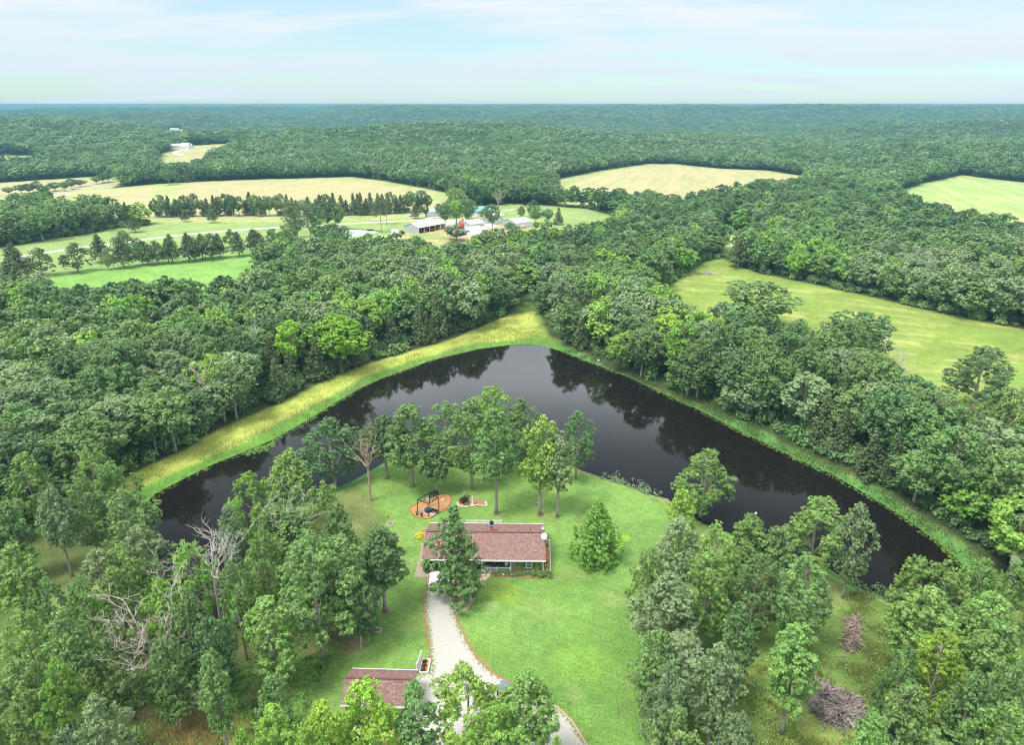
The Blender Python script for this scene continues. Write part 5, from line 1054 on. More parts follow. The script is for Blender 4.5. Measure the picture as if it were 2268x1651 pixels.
# dark machine at wood edge
x, y = P0(1445, 425); t = thing('hay_rake', 'dark farm machine parked at the wood edge below the sheds', 'farm machine', (x, y, th(x, y)), .1); b = MB(); b.box(-2.6, 2.6, -.6, .6, .6, 1.2); b.box(-1, .4, -.5, .5, 1.203, 1.9); b.obj('body', BLACK, t); wheels(t, (-1.8, 1.8), .9, .65)
x, y = P0(1565, 355); t = thing('stock_tank', 'round galvanised tank with a tan rim by the wide shed', 'tank', (x, y, th(x, y))); b = MB(); b.lathe([(1.7, 0), (1.7, 1.1), (1.5, 1.1), (1.5, .2)], n=20); b.obj('tank_side', GREYMET, t); b = MB(); b.lathe([(1.75, 1.103), (1.75, 1.3), (.3, 1.9)], n=20); b.obj('lid', mat('tan_lid', (.62, .38, .28), .7), t)
# pole
x, y = P0(788, 308); t = thing('utility_pole', 'tall white pole with a crossbar in the farm yard', 'pole', (x, y, th(x, y))); b = MB(); b.lathe([(.28, 0), (.22, 9.3)], n=8); b.obj('mast', WHITE, t); b = MB(); b.box(-1.6, 1.3, -.3, -.22, 4.6, 4.9); b.obj('crossbar', WHITE, t); b = MB(); b.box(.35, .55, -.3, 0, 0, 3.6); b.obj('meter_post', WHITE, t); b = MB(); b.box(-.5, -.23, -.15, .15, 8.3, 9.0); b.obj('lamp', mat('dull_yellow', (.6, .5, .2), .6), t)
# back shed and farmhouse
barn('back_shed', 'white shed half hidden by trees at the back of the farm', P0(375, 228), P0(455, 228), P0(612, 215), 3.0, 4.6)
hA, hB, hC = P0(985, 218), P0(1055, 218), P0(1200, 218); BR = mat('farmhouse_brick', (.42, .22, .16), .85, .2, 6)
fh, L, W = barn('farmhouse', 'brick farmhouse with a teal metal roof behind the sheds', (hA[0] - 1, hA[1] + 8), hA, (hC[0] + 1, hC[1] + .5), 3.0, 5.6, False, 'house', GREENR, BR, .6)
b = MB(); b.box(.6, 5.6, -.04, -.004, 0, 2.4); b.obj('garage_doorway', WHITE, fh)
for x in (9.2, 12.4): b = MB(); b.box(x - .6, x + .6, -.04, -.004, .9, 2.1); b.obj('window', GLASS, fh)
b = MB(); b.add([(9, -3, 3.1), (14, -3, 3.1), (11.5, -3, 5.1), (9, 4, 3.1), (14, 4, 3.1), (11.5, 4.5, 5.1)], [(0, 2, 5, 3), (2, 1, 4, 5)]); b.add([(9.3, -2.6, 3.0), (13.7, -2.6, 3.0), (11.5, -2.6, 4.8)], [(0, 1, 2)]); b.obj('porch_gable', GREENR, fh)
# cattle
def cow(x, y, rz, label):
    z = th(x, y); t = thing('cow', label, 'cow', (x, y, z), rz, 'black cattle by the creek trees'); b = MB()
    b.tube([(-1.05, 0, 1.05), (-.8, 0, 1.05), (-.2, 0, 1.0), (.4, 0, 1.02), (.75, 0, 1.12), (1.05, 0, 1.2), (1.3, 0, 1.1), (1.55, 0, .95)], [.18, .34, .40, .38, .30, .2, .17, .1], 10)
    for (lx, ly) in ((-.75, -.2), (-.75, .2), (.5, -.2), (.5, .2)): b.tube([(lx, ly, .9), (lx + .05, ly, .5), (lx, ly, 0)], [.15, .08, .06], 6)
    b.tube([(-1.08, 0, 1.2), (-1.2, 0, .5)], [.04, .03], 4); b.obj('body', mat('black_hide', (.02, .018, .018), .8), t, smooth=True)
cow(*P0(1592, 104), .2, 'left black cow grazing behind the paddock'); cow(*P0(1632, 90), 3.0, 'right black cow grazing behind the paddock')
# far houses
def far_house(uv, w, d, h, label, roofc=(.78, .80, .84), rz=0.0, name='far_house', cat='house'):
    x, y = G(*uv); z = th(x, y); k = 1.0; t = thing(name, label, cat, (x, y, z), rz); b = MB(); b.box(-w/2, w/2, 0, d, 0, h); b.obj('wall', WHITE, t); b = MB(); gable(b, -w/2 - .5, w/2 + .5, -.5, d + .5, d / 2, h, h + d * .22, .2); b.obj('roof', mat('roof_%s' % str(roofc[0]), roofc, .5), t)
    return t
hz_ = far_house((399, 332), 30, 12, 5, 'long white farmhouse with a grey gabled wing in the far golden clearing', (.55, .58, .66), .05)
t = MB(); t.box(2, 13, -3, 9, 0, 4.5); t.obj('wing', WHITE, hz_); t = MB(); gable(t, 1.5, 13.5, -3.4, 9.4, 3, 4.5, 9, .2); t.obj('wing_roof', MATS['roof_0.55'], hz_)
far_house((386, 291), 26, 10, 6, 'white barn in the small far clearing', (.85, .86, .88), 0)
far_house((419, 289), 16, 9, 4, 'low red-roofed building right of the far white barn', (.55, .2, .2), 0)
far_house((463, 283), 24, 10, 9, 'white roof poking out of the far woods', (.85, .86, .88), 0)
far_house((226, 275), 26, 12, 11, 'tiny white building in the far-left woods', (.85, .86, .88), 0)
far_house((634, 352, 6), 18, 9, 9, 'grey roof hidden in the woods behind the hay field', (.6, .68, .72), 0)
# tracks and the farm pond
TR = mat('pale_track', (.66, .62, .54), .95, .12, .4)
strip_mesh('farm_track', smooth_path([G(-160, 606), G(0, 579), G(60, 566), G(130, 556), G(200, 546), G(260, 540), G(340, 528), G(420, 519), G(500, 512), G(600, 505), G(720, 499), G(800, 494)] + [P0(60, 280), P0(420, 262), P0(520, 262), P0(640, 262), P0(760, 262), P0(845, 290), P0(870, 300)], 1), 3.6, .06, TR)
strip_mesh('shed_track', smooth_path([P0(520, 262), P0(465, 245), P0(475, 232), P0(620, 222)], 2), 3.6, .064, TR)
strip_mesh('yard_track', smooth_path([P0(735, 262), P0(725, 290), P0(700, 320), P0(730, 345), P0(850, 350)], 2), 5.0, .068, TR)
strip_mesh('wood_track', smooth_path([P0(1120, 312), P0(1180, 335), P0(1290, 370), P0(1265, 400), P0(1268, 430), P0(1215, 462)], 2), 5.0, .072, TR)
sheet('yard_concrete', PT(c6, (1130, 300), (1240, 318), (1280, 345), (1180, 345), (1120, 330)), .076, CONC); sheet('farmhouse_drive', PT(c6, (860, 222), (985, 195), (1060, 215), (900, 235)), .08, CONC)
strip_mesh('country_road', smooth_path([G(0, 445), G(60, 438), G(110, 432), G(160, 424), G(200, 417), G(230, 410), G(270, 405), G(300, 398)], 1), 6.0, .06, mat('pale_asphalt', (.40, .41, .42), .9))
strip_mesh('far_drive', smooth_path([G(430, 331), G(400, 334), G(385, 337), G(392, 341), G(405, 345)], 1), 6.0, .06, TR)
strip_mesh('meadow_track', smooth_path([P0(1340, 150), P0(1400, 145), P0(1470, 135)], 1), 3.0, .06, TR)
fp = np.array([G(*q) for q in [(722,514),(730,509),(760,507),(800,508),(832,511),(845,514),(825,518),(790,524),(735,530),(716,524)]])
o = sheet('farm_pond', [tuple(p) for p in fp], .05, None); mt = mat('pale_water', (.50, .57, .50), .18, spec=.5); o.data.materials.clear(); o.data.materials.append(mt)
strip_mesh('pond_bank', [tuple(p) for p in fp[:6]], 3.0, .055, mat('reedy_bank', (.10, .15, .05), .95, .4, .6))
x, y = G(820, 511); b = MB(); rr2 = random.Random(6)
for k in range(40): a = rr2.uniform(0, 6.28); l_ = rr2.uniform(.5, 2.2); b.tube([(rr2.uniform(-1.5, 1.5), rr2.uniform(-.8, .8), 0), (l_ * math.cos(a), l_ * .5 * math.sin(a), rr2.uniform(.3, 1))], [.1, .04], 4, False)
tag(b.obj('snag', mat('wet_wood', (.05, .04, .035), .8), loc=(x, y, .05)), 'dark fallen snag lying in the small farm pond', 'snag')
# roadside bushes and scrub on the left hay field, hedge line
# ---------------------------------------------------------------- woods
rnd = random.Random(5)
# hand placed trees on the lawn and round the house (base pixel, top pixel row, crown width in view pixels)
LAWN_T = [
 ((742,1068),922,128,'oak1','dark','broad dark oak on the water edge left of the bare tree','trees on the point behind the house'),
 ((858,1061),918,88,'oak2','dark','small dark oak at the shore just right of the bare dead tree','trees on the point behind the house'),
 ((914,1079),893,112,'oak0',None,'oak with a dead forked top behind the black pergola','trees on the point behind the house'),
 ((968,1094),975,62,'slim0','dark','narrow low-branched oak whose trunk stands at the top of the pergola bed','trees on the point behind the house'),
 ((989,1012),888,95,'oak3','mid','oak at the tip of the point, behind the other trunks','trees on the point behind the house'),
 ((1046,1084),885,105,'oak4','mid','oak between the pergola bed and the lone white trunk behind the house','trees on the point behind the house'),
 ((1099,1138),903,98,'oak5','mid','tall oak straight behind the chimney with a grey trunk on the lawn','trees on the point behind the house'),
 ((1092,1030),853,118,'oak3','bright','tallest bright green oak at the centre of the point','trees on the point behind the house'),
 ((1153,1049),880,102,'oak1','mid','oak at the shore behind the pale twin trunks','trees on the point behind the house'),
 ((1196,1141),913,80,'slim0','bright','slender yellow-green tree, left one of the pale twin trunks','trees on the point behind the house'),
 ((1234,1146),950,70,'slim1','pale','slender grey-green tree, right one of the pale twin trunks','trees on the point behind the house'),
 ((1276,1060),908,88,'oak6','dark','dark oak leaning over the pond at the right end of the point','trees on the point behind the house'),
 ((1320,1241),1110,90,'cone',None,'dense cone-shaped tree standing alone in the lawn right of the house',None),
 ((1011,1331),1122,128,'spire','mid','tall spire-shaped tree in front of the house beside the drive',None),
 ((854,1355),1165,100,'oak2','dark','dark leafy oak at the lawn edge, nearest the house on its left',None),
 ((816,1431),1285,66,'oak7','dark','low oak beside the small square planter left of the drive',None),
 ((773,1416),1185,120,'oak4','mid','oak behind the low one left of the drive','oaks along the left side of the lawn'),
 ((716,1461),1175,165,'oak3','mid','wide-crowned oak at the left lawn edge with a brown bare patch at its foot',None),
]
for uv, tv, w, p, t, lb, g in LAWN_T:
    nm = 'cone_tree' if p == 'cone' else ('slender_tree' if p.startswith('slim') else 'oak_tree')
    base_tree(uv, tv, w, p, t, lb, g, name=nm, rz=(0.0 if p == 'spire' else None))
GL = 'oaks in the woods left of the lawn'; GR = 'oaks in the woods right of the lawn'; GF = 'trees along the bottom edge round the garage'
def woods(cv, k, lst, grp, where):
    for (x, y, w, pn, tint, lb) in lst:
        tint = {'mid': 'fresh', 'dark': 'mid'}.get(tint, tint) if rnd.random() < .8 else tint; uv = cv(x, y); wv = w / k; h = rnd.uniform(12.5, 15.5)
        top_tree(uv, wv, h, pn, tint, lb, grp)
K1 = 1.918 * 1.2787; K3 = 1.89 * 1.2787; K2 = K1
woods(c1, K1, [
 (110,55,185,'oak0','mid','thin-trunked oak at the left picture edge above the brown clearing'),
 (260,235,150,'oak2','pale','narrow grey-green oak leaning beside the brown clearing'),
 (470,30,235,'oak3','mid','oak at the back of the left wood facing the grassy dam'),
 (590,110,220,'oak6','mid','oak at the left wood corner where the dam begins'),
 (425,190,190,'oak1','mid','oak whose trunk stands at the right end of the brown clearing'),
 (660,250,250,'oak3','mid','oak overhanging the left end of the pond'),
 (750,455,240,'oak4','pale','grey-green oak with a dead twig over the dark pond bay'),
 (50,560,210,'oak5','mid','oak at the left edge below the brown clearing'),
 (20,320,160,'oak7','dark','dark oak at the left picture edge beside the clearing'),
 (1000,530,230,'oak3','bright','rounded bright oak below the pond bay'),
 (640,560,210,'oak1','mid','oak in the left wood, just below the pond corner'),
 (510,580,200,'oak0','pale','pale oak in the left wood below the clearing'),
 (225,740,190,'oak6','dark','dark narrow oak left of the big dead tree'),
 (410,730,230,'oak3','mid','oak in the left wood above the big dead tree, left side'),
 (600,690,220,'oak4','mid','oak in the left wood straight above the big dead tree'),
 (850,740,220,'oak5','bright','oak in the left wood right of the bare grey crown'),
 (1010,820,190,'oak2','dark','dark narrow oak between the dead tree and the dead-topped oak'),
 (100,900,230,'oak1','mid','oak in the left wood on the left picture edge, middle height'),
 (320,900,220,'oak7','dark','dark oak behind the big front oak at lower left'),
 (290,1190,200,'oak4','bright','bright low oak left of the big front oak'),
 (590,1000,290,'oak3','mid','big spreading oak in front of the tall dead tree'),
 (60,1190,220,'oak0','dark','dark oak low on the left picture edge'),
 (90,1345,250,'oak6','mid','oak in the bottom left corner'),
 (500,1380,270,'oak1','pale','broad grey-green oak at the bottom below the big front oak'),
 (330,1560,200,'oak5','pale','pale oak cut by the bottom edge at lower left'),
 (1440,845,300,'oak4','mid','broad oak with a grey trunk at the corner of the garage lawn'),
 (1120,950,220,'oak0','dark','dark oak below the dead-topped oak'),
 (1640,535,290,'oak3','bright','bright oak high in the middle of the left group'),
 (1780,560,240,'oak1','bright','yellow-green oak facing the lawn, right of the left group'),
 (1560,350,240,'oak5','mid','oak behind the dead grey crown of the left group'),
 (1560,35,210,'oak2','mid','oak reaching over the water at the top of the left group'),
 (1350,160,270,'oak6','bright','oak with a flat tiered crown leaning over the pond'),
 (1230,325,170,'oak7','pale','small pale oak hanging over the pond below the tiered one'),
 (1470,340,230,'oak0','mid','oak behind the tiered one over the pond'),
 (1740,215,270,'oak3','mid','oak at the shore in the top right of the left group'),
 (1410,470,230,'oak1','mid','oak in the centre of the left group below the pond'),
 (1830,330,200,'oak4','mid','oak next to the bare tree at the shore'),
 (1470,1255,220,'oak7','dark','low dark oak on the grass below the broad one'),
 (1250,640,200,'oak3','mid','oak in the left group near the bare crown'),
 (1480,1430,250,'oak4','bright','bright oak top at the bottom edge left of the garage'),
 (1300,1560,160,'oak0','bright','small bright oak top at the bottom edge near the dry grass'),
 (1130,1120,170,'oak2','dark','dark oak over the fallen branches in the left wood'),
 (870,1060,190,'oak7','dark','dark oak behind the twisted dead trunk'),
], GL, 'left')
woods(c2, K2, [
 (330,1290,310,'oak0','lime','light yellow-green tree in front of the garage roof'),
 (110,1410,260,'oak4','lime','light yellow-green tree left of the garage'),
 (620,1300,230,'slim1','dark','dark grey-green tree at the right corner of the garage'),
 (900,1240,420,'oak3','bright','large bright tree overhanging the drive at the bottom'),
 (1235,1255,290,'oak2','mid','tree on the right side of the drive beside the grey cart'),
 (20,1520,200,'oak5','bright','bright tree top at the bottom edge left of the white flowering shrub'),
 (1060,1420,340,'oak1','bright','tree cut by the bottom edge in the bend of the drive'),
 (1400,1590,170,'oak6','bright','small tree top at the bottom edge on the drive'),
], GF, 'bottom')
woods(c3, K3, [
 (580,5,330,'oak3','mid','big oak standing at the shore in front of the dark water'),
 (450,250,190,'oak7','bright','small bright oak below the big shoreline oak'),
 (1190,290,340,'oak3','mid','broad oak at the shore with a white buoy on the water to its left'),
 (1400,330,180,'oak4','pale','oak reaching right over the narrow end of the pond'),
 (820,390,230,'oak2','mid','oak with a pointed top below the white buoy'),
 (960,460,230,'oak5','mid','oak right of the pointed one on the near shore'),
 (640,430,260,'oak1','mid','oak below the big shoreline oak'),
 (430,400,260,'oak0','pale','grey-green oak at the lawn edge, uppermost of the right group'),
 (280,560,200,'oak6','mid','oak leaning over the lawn with a bare patch near it'),
 (600,590,280,'oak4','mid','oak in the middle of the right group'),
 (860,600,280,'oak3','dark','dark crown with a black trunk showing in the right group'),
 (1120,600,300,'oak1','mid','oak with its trunk on the meadow edge right of the dark crown'),
 (380,710,300,'oak5','pale','grey-green oak at the lawn edge, second from the top'),
 (760,860,220,'oak7','dark','dark oak above the metal fire ring'),
 (320,1000,240,'oak7','dark','dark low oak between the two grey-green lawn-edge oaks'),
 (470,1040,400,'oak3','pale','largest grey-green oak of the right group, spreading over the lawn'),
 (370,1180,250,'oak6','pale','grey-green oak in front of the largest one'),
 (650,1080,230,'oak4','pale','oak left of the metal fire ring'),
 (420,1400,260,'oak1','dark','dark oak at the bottom of the lawn edge'),
 (740,1450,290,'oak3','pale','olive green crown at the bottom edge left of the big brush pile'),
 (1080,965,260,'oak2','mid','tall ivy-clad oak standing alone between the fire ring and the brush piles'),
 (1480,1440,200,'oak5','mid','oak top at the bottom edge right of the big brush pile'),
 (1720,605,190,'oak0','mid','narrow oak at the right end of the pond'),
 (1880,640,260,'oak3','mid','broad oak over the right end of the pond'),
 (1800,790,300,'oak4','mid','oak to the right of the long thin brush pile'),
 (2060,620,240,'oak1','mid','oak behind the broad one at the right end of the pond'),
 (1850,1020,360,'oak3','lime','yellow-tinged oak with long dead lower limbs on the right'),
 (1650,1080,220,'oak6','dark','dark oak under the yellow-tinged one'),
 (1680,1290,240,'oak7','dark','dark leafy oak right of the big brush pile'),
 (2030,1230,190,'oak2','dark','oak with a bare grey trunk near the bottom right'),
 (2180,980,280,'oak5','mid','oak at the right picture edge beside the yellow-tinged one'),
 (2120,800,240,'oak0','mid','oak at the right picture edge above'),
 (2240,640,220,'oak6','mid','oak at the right picture edge by the pond end'),
 (2230,1180,240,'oak3','dark','dark oak low on the right picture edge'),
 (2210,1400,240,'oak4','mid','oak in the bottom right corner'),
], GR, 'right')
# dead and half-dead trees
dead_tree(*G(821,1110), 13.0, .32, 3, 'bare brown dead tree at the shore left of the pergola', .5, 2, .24, matl=mat('brown_dead_wood', (.40, .30, .23), .9, .3, 4), lean=(0.0, 0))
dead_tree(*G(*c1(910,1420)), 15.0, .7, 8, 'tall bleached dead tree with spreading branches and brown leaf tufts in the left wood', .42, 4, .30, lean=(-.08, .02), matl=mat('bleached_wood', (.50, .44, .38), .9, .25, 4))
dead_tree(*G(500,1440), 17.2, .28, 12, 'dead-topped oak with a fan of grey branches in the left wood', .66, 3, .16, lean=(-.03, .02))
dead_tree(*G(462,935), 14.0, .9, 21, 'leaning white dead snag above the dam in the far-left wood', .55, 3, .30)
dead_tree(*G(*cL(880,1200)), 13.0, 1.0, 22, 'white dead tree with drooping limbs left of the leaning snag', .5, 3, .2)
dead_tree(*G(560,845), 14.2, .8, 23, 'grey bare crown in the wood above the dam', .6, 3, .15)
dead_tree(*G(1960,905), 15.0, .9, 24, 'white dead crown at the edge of the right-hand meadow', .55, 3, .22)
dead_tree(*G(2000,640), 16.0, .8, 25, 'left of two grey bare crowns in the wood beyond the meadow', .6, 3, .15, group='bare crowns beyond the meadow')
dead_tree(*G(2040,655), 16.0, .8, 26, 'right of two grey bare crowns in the wood beyond the meadow', .6, 3, .15, group='bare crowns beyond the meadow')
dead_tree(*G(*c6(1285,215)), 15.0, .6, 27, 'half-dead grey tree behind the green-roofed farmhouse', .5, 3, .2)
dead_tree(*G(842,1340), 9.0, .7, 31, 'thin bleached dead tree at the lawn edge left of the house', .5, 3, .1, group='small dead trees by the left lawn edge')
dead_tree(*G(800,1440), 8.8, .35, 32, 'short dead tree with bare twigs beside the small planter left of the drive', .5, 3, .1, group='small dead trees by the left lawn edge')
dead_tree(*G(*c1(1640,760)), 14.5, .6, 33, 'dead grey branches rising from the left group of oaks', .6, 3, .09)
dead_tree(*G(500,1405), 12.0, .7, 34, 'small grey dead tree behind the fallen branches in the left wood', .5, 3, .12)
dead_tree(*G(*c1(1120,1440)), 3.5, 2.5, 35, 'fallen grey branches on the floor of the left wood', .3, 3, .08, name='fallen_tree')
# farm and pasture trees
def cz(x, y): return cL(x, y)
ROW = [((275,412),265),((503,388),232),((652,325),180),((797,360),198),((820,300),150),((920,345),203),((952,340),215),((1017,335),205),((1085,330),200),((1112,330),175),((1218,320),165),((1257,315),180),((1305,305),165),((1368,303),155),((1414,297),163),((1485,225),125),((1538,287),150),((1638,272),128),((1660,268),135)]
for (b_, t_) in ROW:
    u, v = cz(*b_); tv = cz(0, t_)[1]; x, y = G(u, v); h = max(7.5, (v - tv) * slant(x, y, 5) / F / .95)
    place_tree('browsed%d' % rnd.randrange(2), x, y, h * rnd.uniform(.72, .95), h, 'cedar with a clear stem in the row across the pasture', 'row of cedars across the pasture', rnd.choice(['cedar', 'cedar', 'dark']), 'cedar_tree')
place_tree('browsed1', *G(*cz(698,372)), 5.5, 9, 'pale thin tree among the pasture cedars', None, 'pale', 'cedar_tree')
for (b_, t_, w_, lb) in [((68,212),70,110,'cedar at the left picture edge below the far wood'),((400,162),60,130,'leaning dark cedar at the foot of the left wood'),((598,130),35,95,'cedar standing alone right of the left wood'),((870,132),40,100,'cedar beside the clump on the upper pasture'),((1190,64),0,90,'left of two lone cedars on the upper pasture'),((1365,70),-5,90,'right of two lone cedars on the upper pasture'),((275,188),30,140,'round bright tree at the foot of the left wood'),((130,470),265,110,'dark cedar at the left end of the near pasture'),((120,560),350,130,'dark leafy cedar just above the near wood at far left')]:
    u, v = cz(*b_); tv = cz(0, t_)[1]; x, y = G(u, v); h = max(7, (v - tv) * slant(x, y, 5) / F / .96)
    r_ = 'round' in lb
    place_tree('dome1' if r_ else 'browsed0', x, y, h * .95, h, lb, None, 'mid' if r_ else 'cedar', 'broadleaf_tree' if r_ else 'cedar_tree')
for (bx, by, ty, w_, pn, tint, lb) in [
    (315,242,95,150,'browsed0','cedar','spreading cedar over the parked flatbed by the back shed'),
    (435,228,100,100,'dome0','dark','dark tree in front of the back white shed'),
    (590,225,80,100,'dome2','dark','tree at the right corner of the back white shed'),
    (692,238,45,150,'dome3','mid','round tree on the green between the two drives'),
    (850,220,30,150,'dome4','mid','tree behind the white pole'),
    (905,256,-5,150,'oak4','pale','tall grey-green tree in front of the green roof'),
    (1117,265,130,110,'oak0','mid','small tree in front of the farmhouse wall'),
    (1553,227,100,115,'browsed1','cedar','lone cedar in the paddock behind the sheds'),
    (1690,235,40,160,'oak4','dark','dark tree behind the paddock cedar'),
    (1722,305,130,165,'dome5','mid','round tree beside the right-hand white shed'),
    (1862,307,140,140,'dome1','mid','small round tree between the round one and the dark cedar'),
    (1985,317,130,135,'cedar0','cedar','dark oval cedar right of the sheds'),
    (1725,390,300,90,'dome2','mid','shrubby tree behind the right-hand white shed'),
    (1415,412,290,115,'oak2','mid','young tree in front of the open sheds'),
    (1335,520,365,140,'cedar1','cedar','dark cedar at the wood edge below the farm'),
    (795,500,345,320,'dome3','dark','large round dark tree in front of the half-round shed'),
    (400,660,510,90,'cedar2','cedar','pointed cedar at the wood edge left of the big round tree'),
    (1030,560,460,160,'dome4','mid','low tree below the half-round shed')]:
    u, v = c6(bx, by); tv = c6(0, ty)[1]; x, y = G(u, v); h = max(5, (v - tv) * slant(x, y, 5) / F / .97)
    place_tree(pn, x, y, w_ / 4.1236 / 1.2787 / F * slant(x, y, 5), h, lb, None, tint, 'cedar_tree' if 'cedar' in lb.split(' in ')[0].split(' over')[0] else 'broadleaf_tree')
for (u, v, tv, pn, tint, lb) in [(857,497,445,'pine',None,'tall thin pine nearest the machine shed'),(845,515,440,'pine',None,'tall pine by the small farm pond'),(652,560,455,'pine',None,'left tall pine beside the small farm pond'),(690,548,462,'pine',None,'middle tall pine beside the small farm pond'),(720,520,470,'pine',None,'right tall pine beside the small farm pond'),(663,500,450,'pine',None,'pine at the farm track left of the pond'),(600,612,565,'dome0','yellow','small bright yellow-green tree at the pasture corner')]:
    x, y = G(u, v); h = (v - tv) * slant(x, y, 6) / F / .96
    place_tree(pn, x, y, h * (.42 if pn == 'pine' else .9), h, lb, None, tint, 'pine_tree' if pn == 'pine' else 'broadleaf_tree')
for (u, tv, h, w, tint) in [(690,450,15,44,'dark'),(722,447,15,46,'dark'),(745,456,13,36,'mid'),(655,474,12,34,'dark'),(705,486,13,42,'mid'),(738,494,12,38,'dark'),(622,512,13,40,'mid'),(650,528,13,42,'dark'),(612,545,11,34,'mid'),(603,506,11,34,'mid'),(640,492,12,36,'bright'),(760,500,11,34,'mid'),(1090,452,14,44,'mid'),(1010,444,14,40,'bright'),(1035,440,15,44,'mid'),(985,450,13,36,'mid')]:
    top_tree((u, tv), w, h, 'dome%d' % rnd.randrange(6), tint, 'tree behind the green roof of the farmhouse' if u > 900 else 'leafy tree in the clump between the pasture and the small farm pond', 'trees behind the farmhouse' if u > 900 else 'clump beside the farm pond', name='broadleaf_tree')
# cedar windbreak between the pasture and the hay field
pts = [G(338, 483), G(470, 480), G(625, 479), G(790, 478), G(955, 470)]; L = 0
for a, b in zip(pts[:-1], pts[1:]):
    n = int(math.hypot(b[0] - a[0], b[1] - a[1]) / 3.1)
    for k in range(n):
        t = (k + rnd.uniform(-.3, .3)) / n; x = a[0] + (b[0] - a[0]) * t; y = a[1] + (b[1] - a[1]) * t + rnd.uniform(0, 5)
        ced = rnd.random() < .5
        place_tree('cedar%d' % rnd.randrange(4) if ced else 'dome%d' % rnd.randrange(6), x, y, rnd.uniform(6.5, 9.5), rnd.uniform(9, 14), 'cedar in the long windbreak below the golden hay field' if ced else 'leafy tree in the long windbreak below the golden hay field', 'windbreak below the hay field', None if ced else rnd.choice(['mid', 'dark', 'pale']), 'cedar_tree' if ced else 'broadleaf_tree')
# shrubs in clearings near the edges
# ---- scattered forest
def scatter():
    out = []
    def zone(r0, r1, sp, azmax):
        n_r = int((r1 - r0) / sp)
        for i in range(n_r):
            r = r0 + (i + .5) * sp; na = int(2 * math.radians(azmax) * r / sp)
            for k in range(na):
                a = math.radians(-azmax + 2 * azmax * (k + .5 * (i % 2)) / na)
                out.append((r * math.sin(a), r * math.cos(a)))
    rg = np.random.RandomState(3)
    zone(60, 330, 5.6, 50); i1 = len(out); zone(330, 1100, 6.8, 43); i2 = len(out); zone(1100, 2600, 9.6, 41); i3 = len(out); zone(2600, 5200, 15, 40)
    P = np.array(out); sp = np.full(len(P), 5.6); sp[i1:] = 6.8; sp[i2:] = 9.6; sp[i3:] = 15
    P = P + (rg.rand(*P.shape) - .5) * sp[:, None] * .9
    keep = np.ones(len(P), bool)
    for c in CLEAR: keep &= sdist(P, c, 20.0) > 1.5
    keep &= sdist(P, PROPERTY, 20.0) > 1.0
    # farm ponds and roads stay open
    P = P[keep]; sp = sp[keep]; return P, sp, rg
FP, FS, rg = scatter()
FU = np.array([uv_of(p[0], p[1], 10) for p in FP]); FD = np.hypot(FP[:, 0], FP[:, 1])
FZ = terrain(FP)
nz1 = fbm(FP[:, 0] / 40, FP[:, 1] / 40, 40, 3); nz2 = fbm(FP[:, 0] / 160, FP[:, 1] / 160, 41, 3)
dprop = sdist(FP, PROPERTY, 14.0)
spec = rg.rand(len(FP))
# 0..5 dome, 6..9 cedar, 10..13 open oak
kind_ = rg.randint(0, 6, len(FP))
pc = np.clip((nz1 - .55) * 1.8 + .03, .015, .5)
kind_[spec < pc] = 6 + rg.randint(0, 4, (spec < pc).sum())
zt_ = np.clip((nz2 - .5) * 4 + .5 + .5 * (rg.rand(len(FP)) - .5), 0, .999); lut = np.array([2, 5, 2, 0, 1, 4, 0, 4, 3, 3]); bz = kind_ < 6; pick_ = lut[(zt_ * 10).astype(int)]; use = bz & (rg.rand(len(FP)) < .75); kind_[use] = pick_[use]
m = (spec > .80); kind_[m] = 10 + rg.randint(0, 4, m.sum())
damc = (dprop < 9) & (FU[:, 0] > 560) & (FU[:, 0] < 1060) & (FU[:, 1] < 900)
m = damc & (rg.rand(len(FP)) < .6); kind_[m] = 6 + rg.randint(0, 4, m.sum())
HH = 10.0 + 5.5 * rg.rand(len(FP)) + 7 * (nz1 - .5); HH[(kind_ >= 6) & (kind_ < 10)] *= .78
edge = (dprop < 4); HH[edge] *= .8 + .2 * rg.rand(edge.sum())
HH += np.where(FD > 500, 7 * (fbm(FP[:, 0] / 55, FP[:, 1] / 55, 44, 2) - .5), 0); far = FS > 10; HH[far] *= 1.15
WW = FS * (1.5 + .6 * rg.rand(len(FP))); WW[(kind_ >= 6) & (kind_ < 10)] *= .62
WW[FS > 8] *= 1.05
names = ['dome%d' % i for i in range(6)] + ['cedar%d' % i for i in range(4)] + ['oak0', 'oak3', 'oak4', 'oak6']
infr = (FU[:, 0] > -40) & (FU[:, 0] < 2310) & (FU[:, 1] < 1750)
order = np.argsort(FD + np.where(infr, 0, 1e6))
nbroad = sum(1 for o in COL.objects if o.parent is None and o.name.split('.')[0] in ('oak_tree', 'broadleaf_tree', 'slender_tree'))
nced = sum(1 for o in COL.objects if o.parent is None and o.name.startswith('cedar_tree'))
indiv = np.zeros(len(FP), bool); tintn = rg.rand(len(FP))
def wood_zone(u, v, dp):
    if u > 1190: a = 'by the pond head' if u < 1480 else 'by the pond middle' if u < 1850 else 'at the picture edge'; side = 'right wood '
    else: side = 'left wood '; a = 'by the pond head' if u > 880 else 'behind the dam middle' if u > 450 else 'at the picture edge'
    return ('in the first row of the ' if dp < 9 else 'in the second row of the ' if dp < 22 else 'deeper in the ' if dp < 45 else 'far back in the ') + side + a
DP2 = sdist(FP, PROPERTY, 90.0)
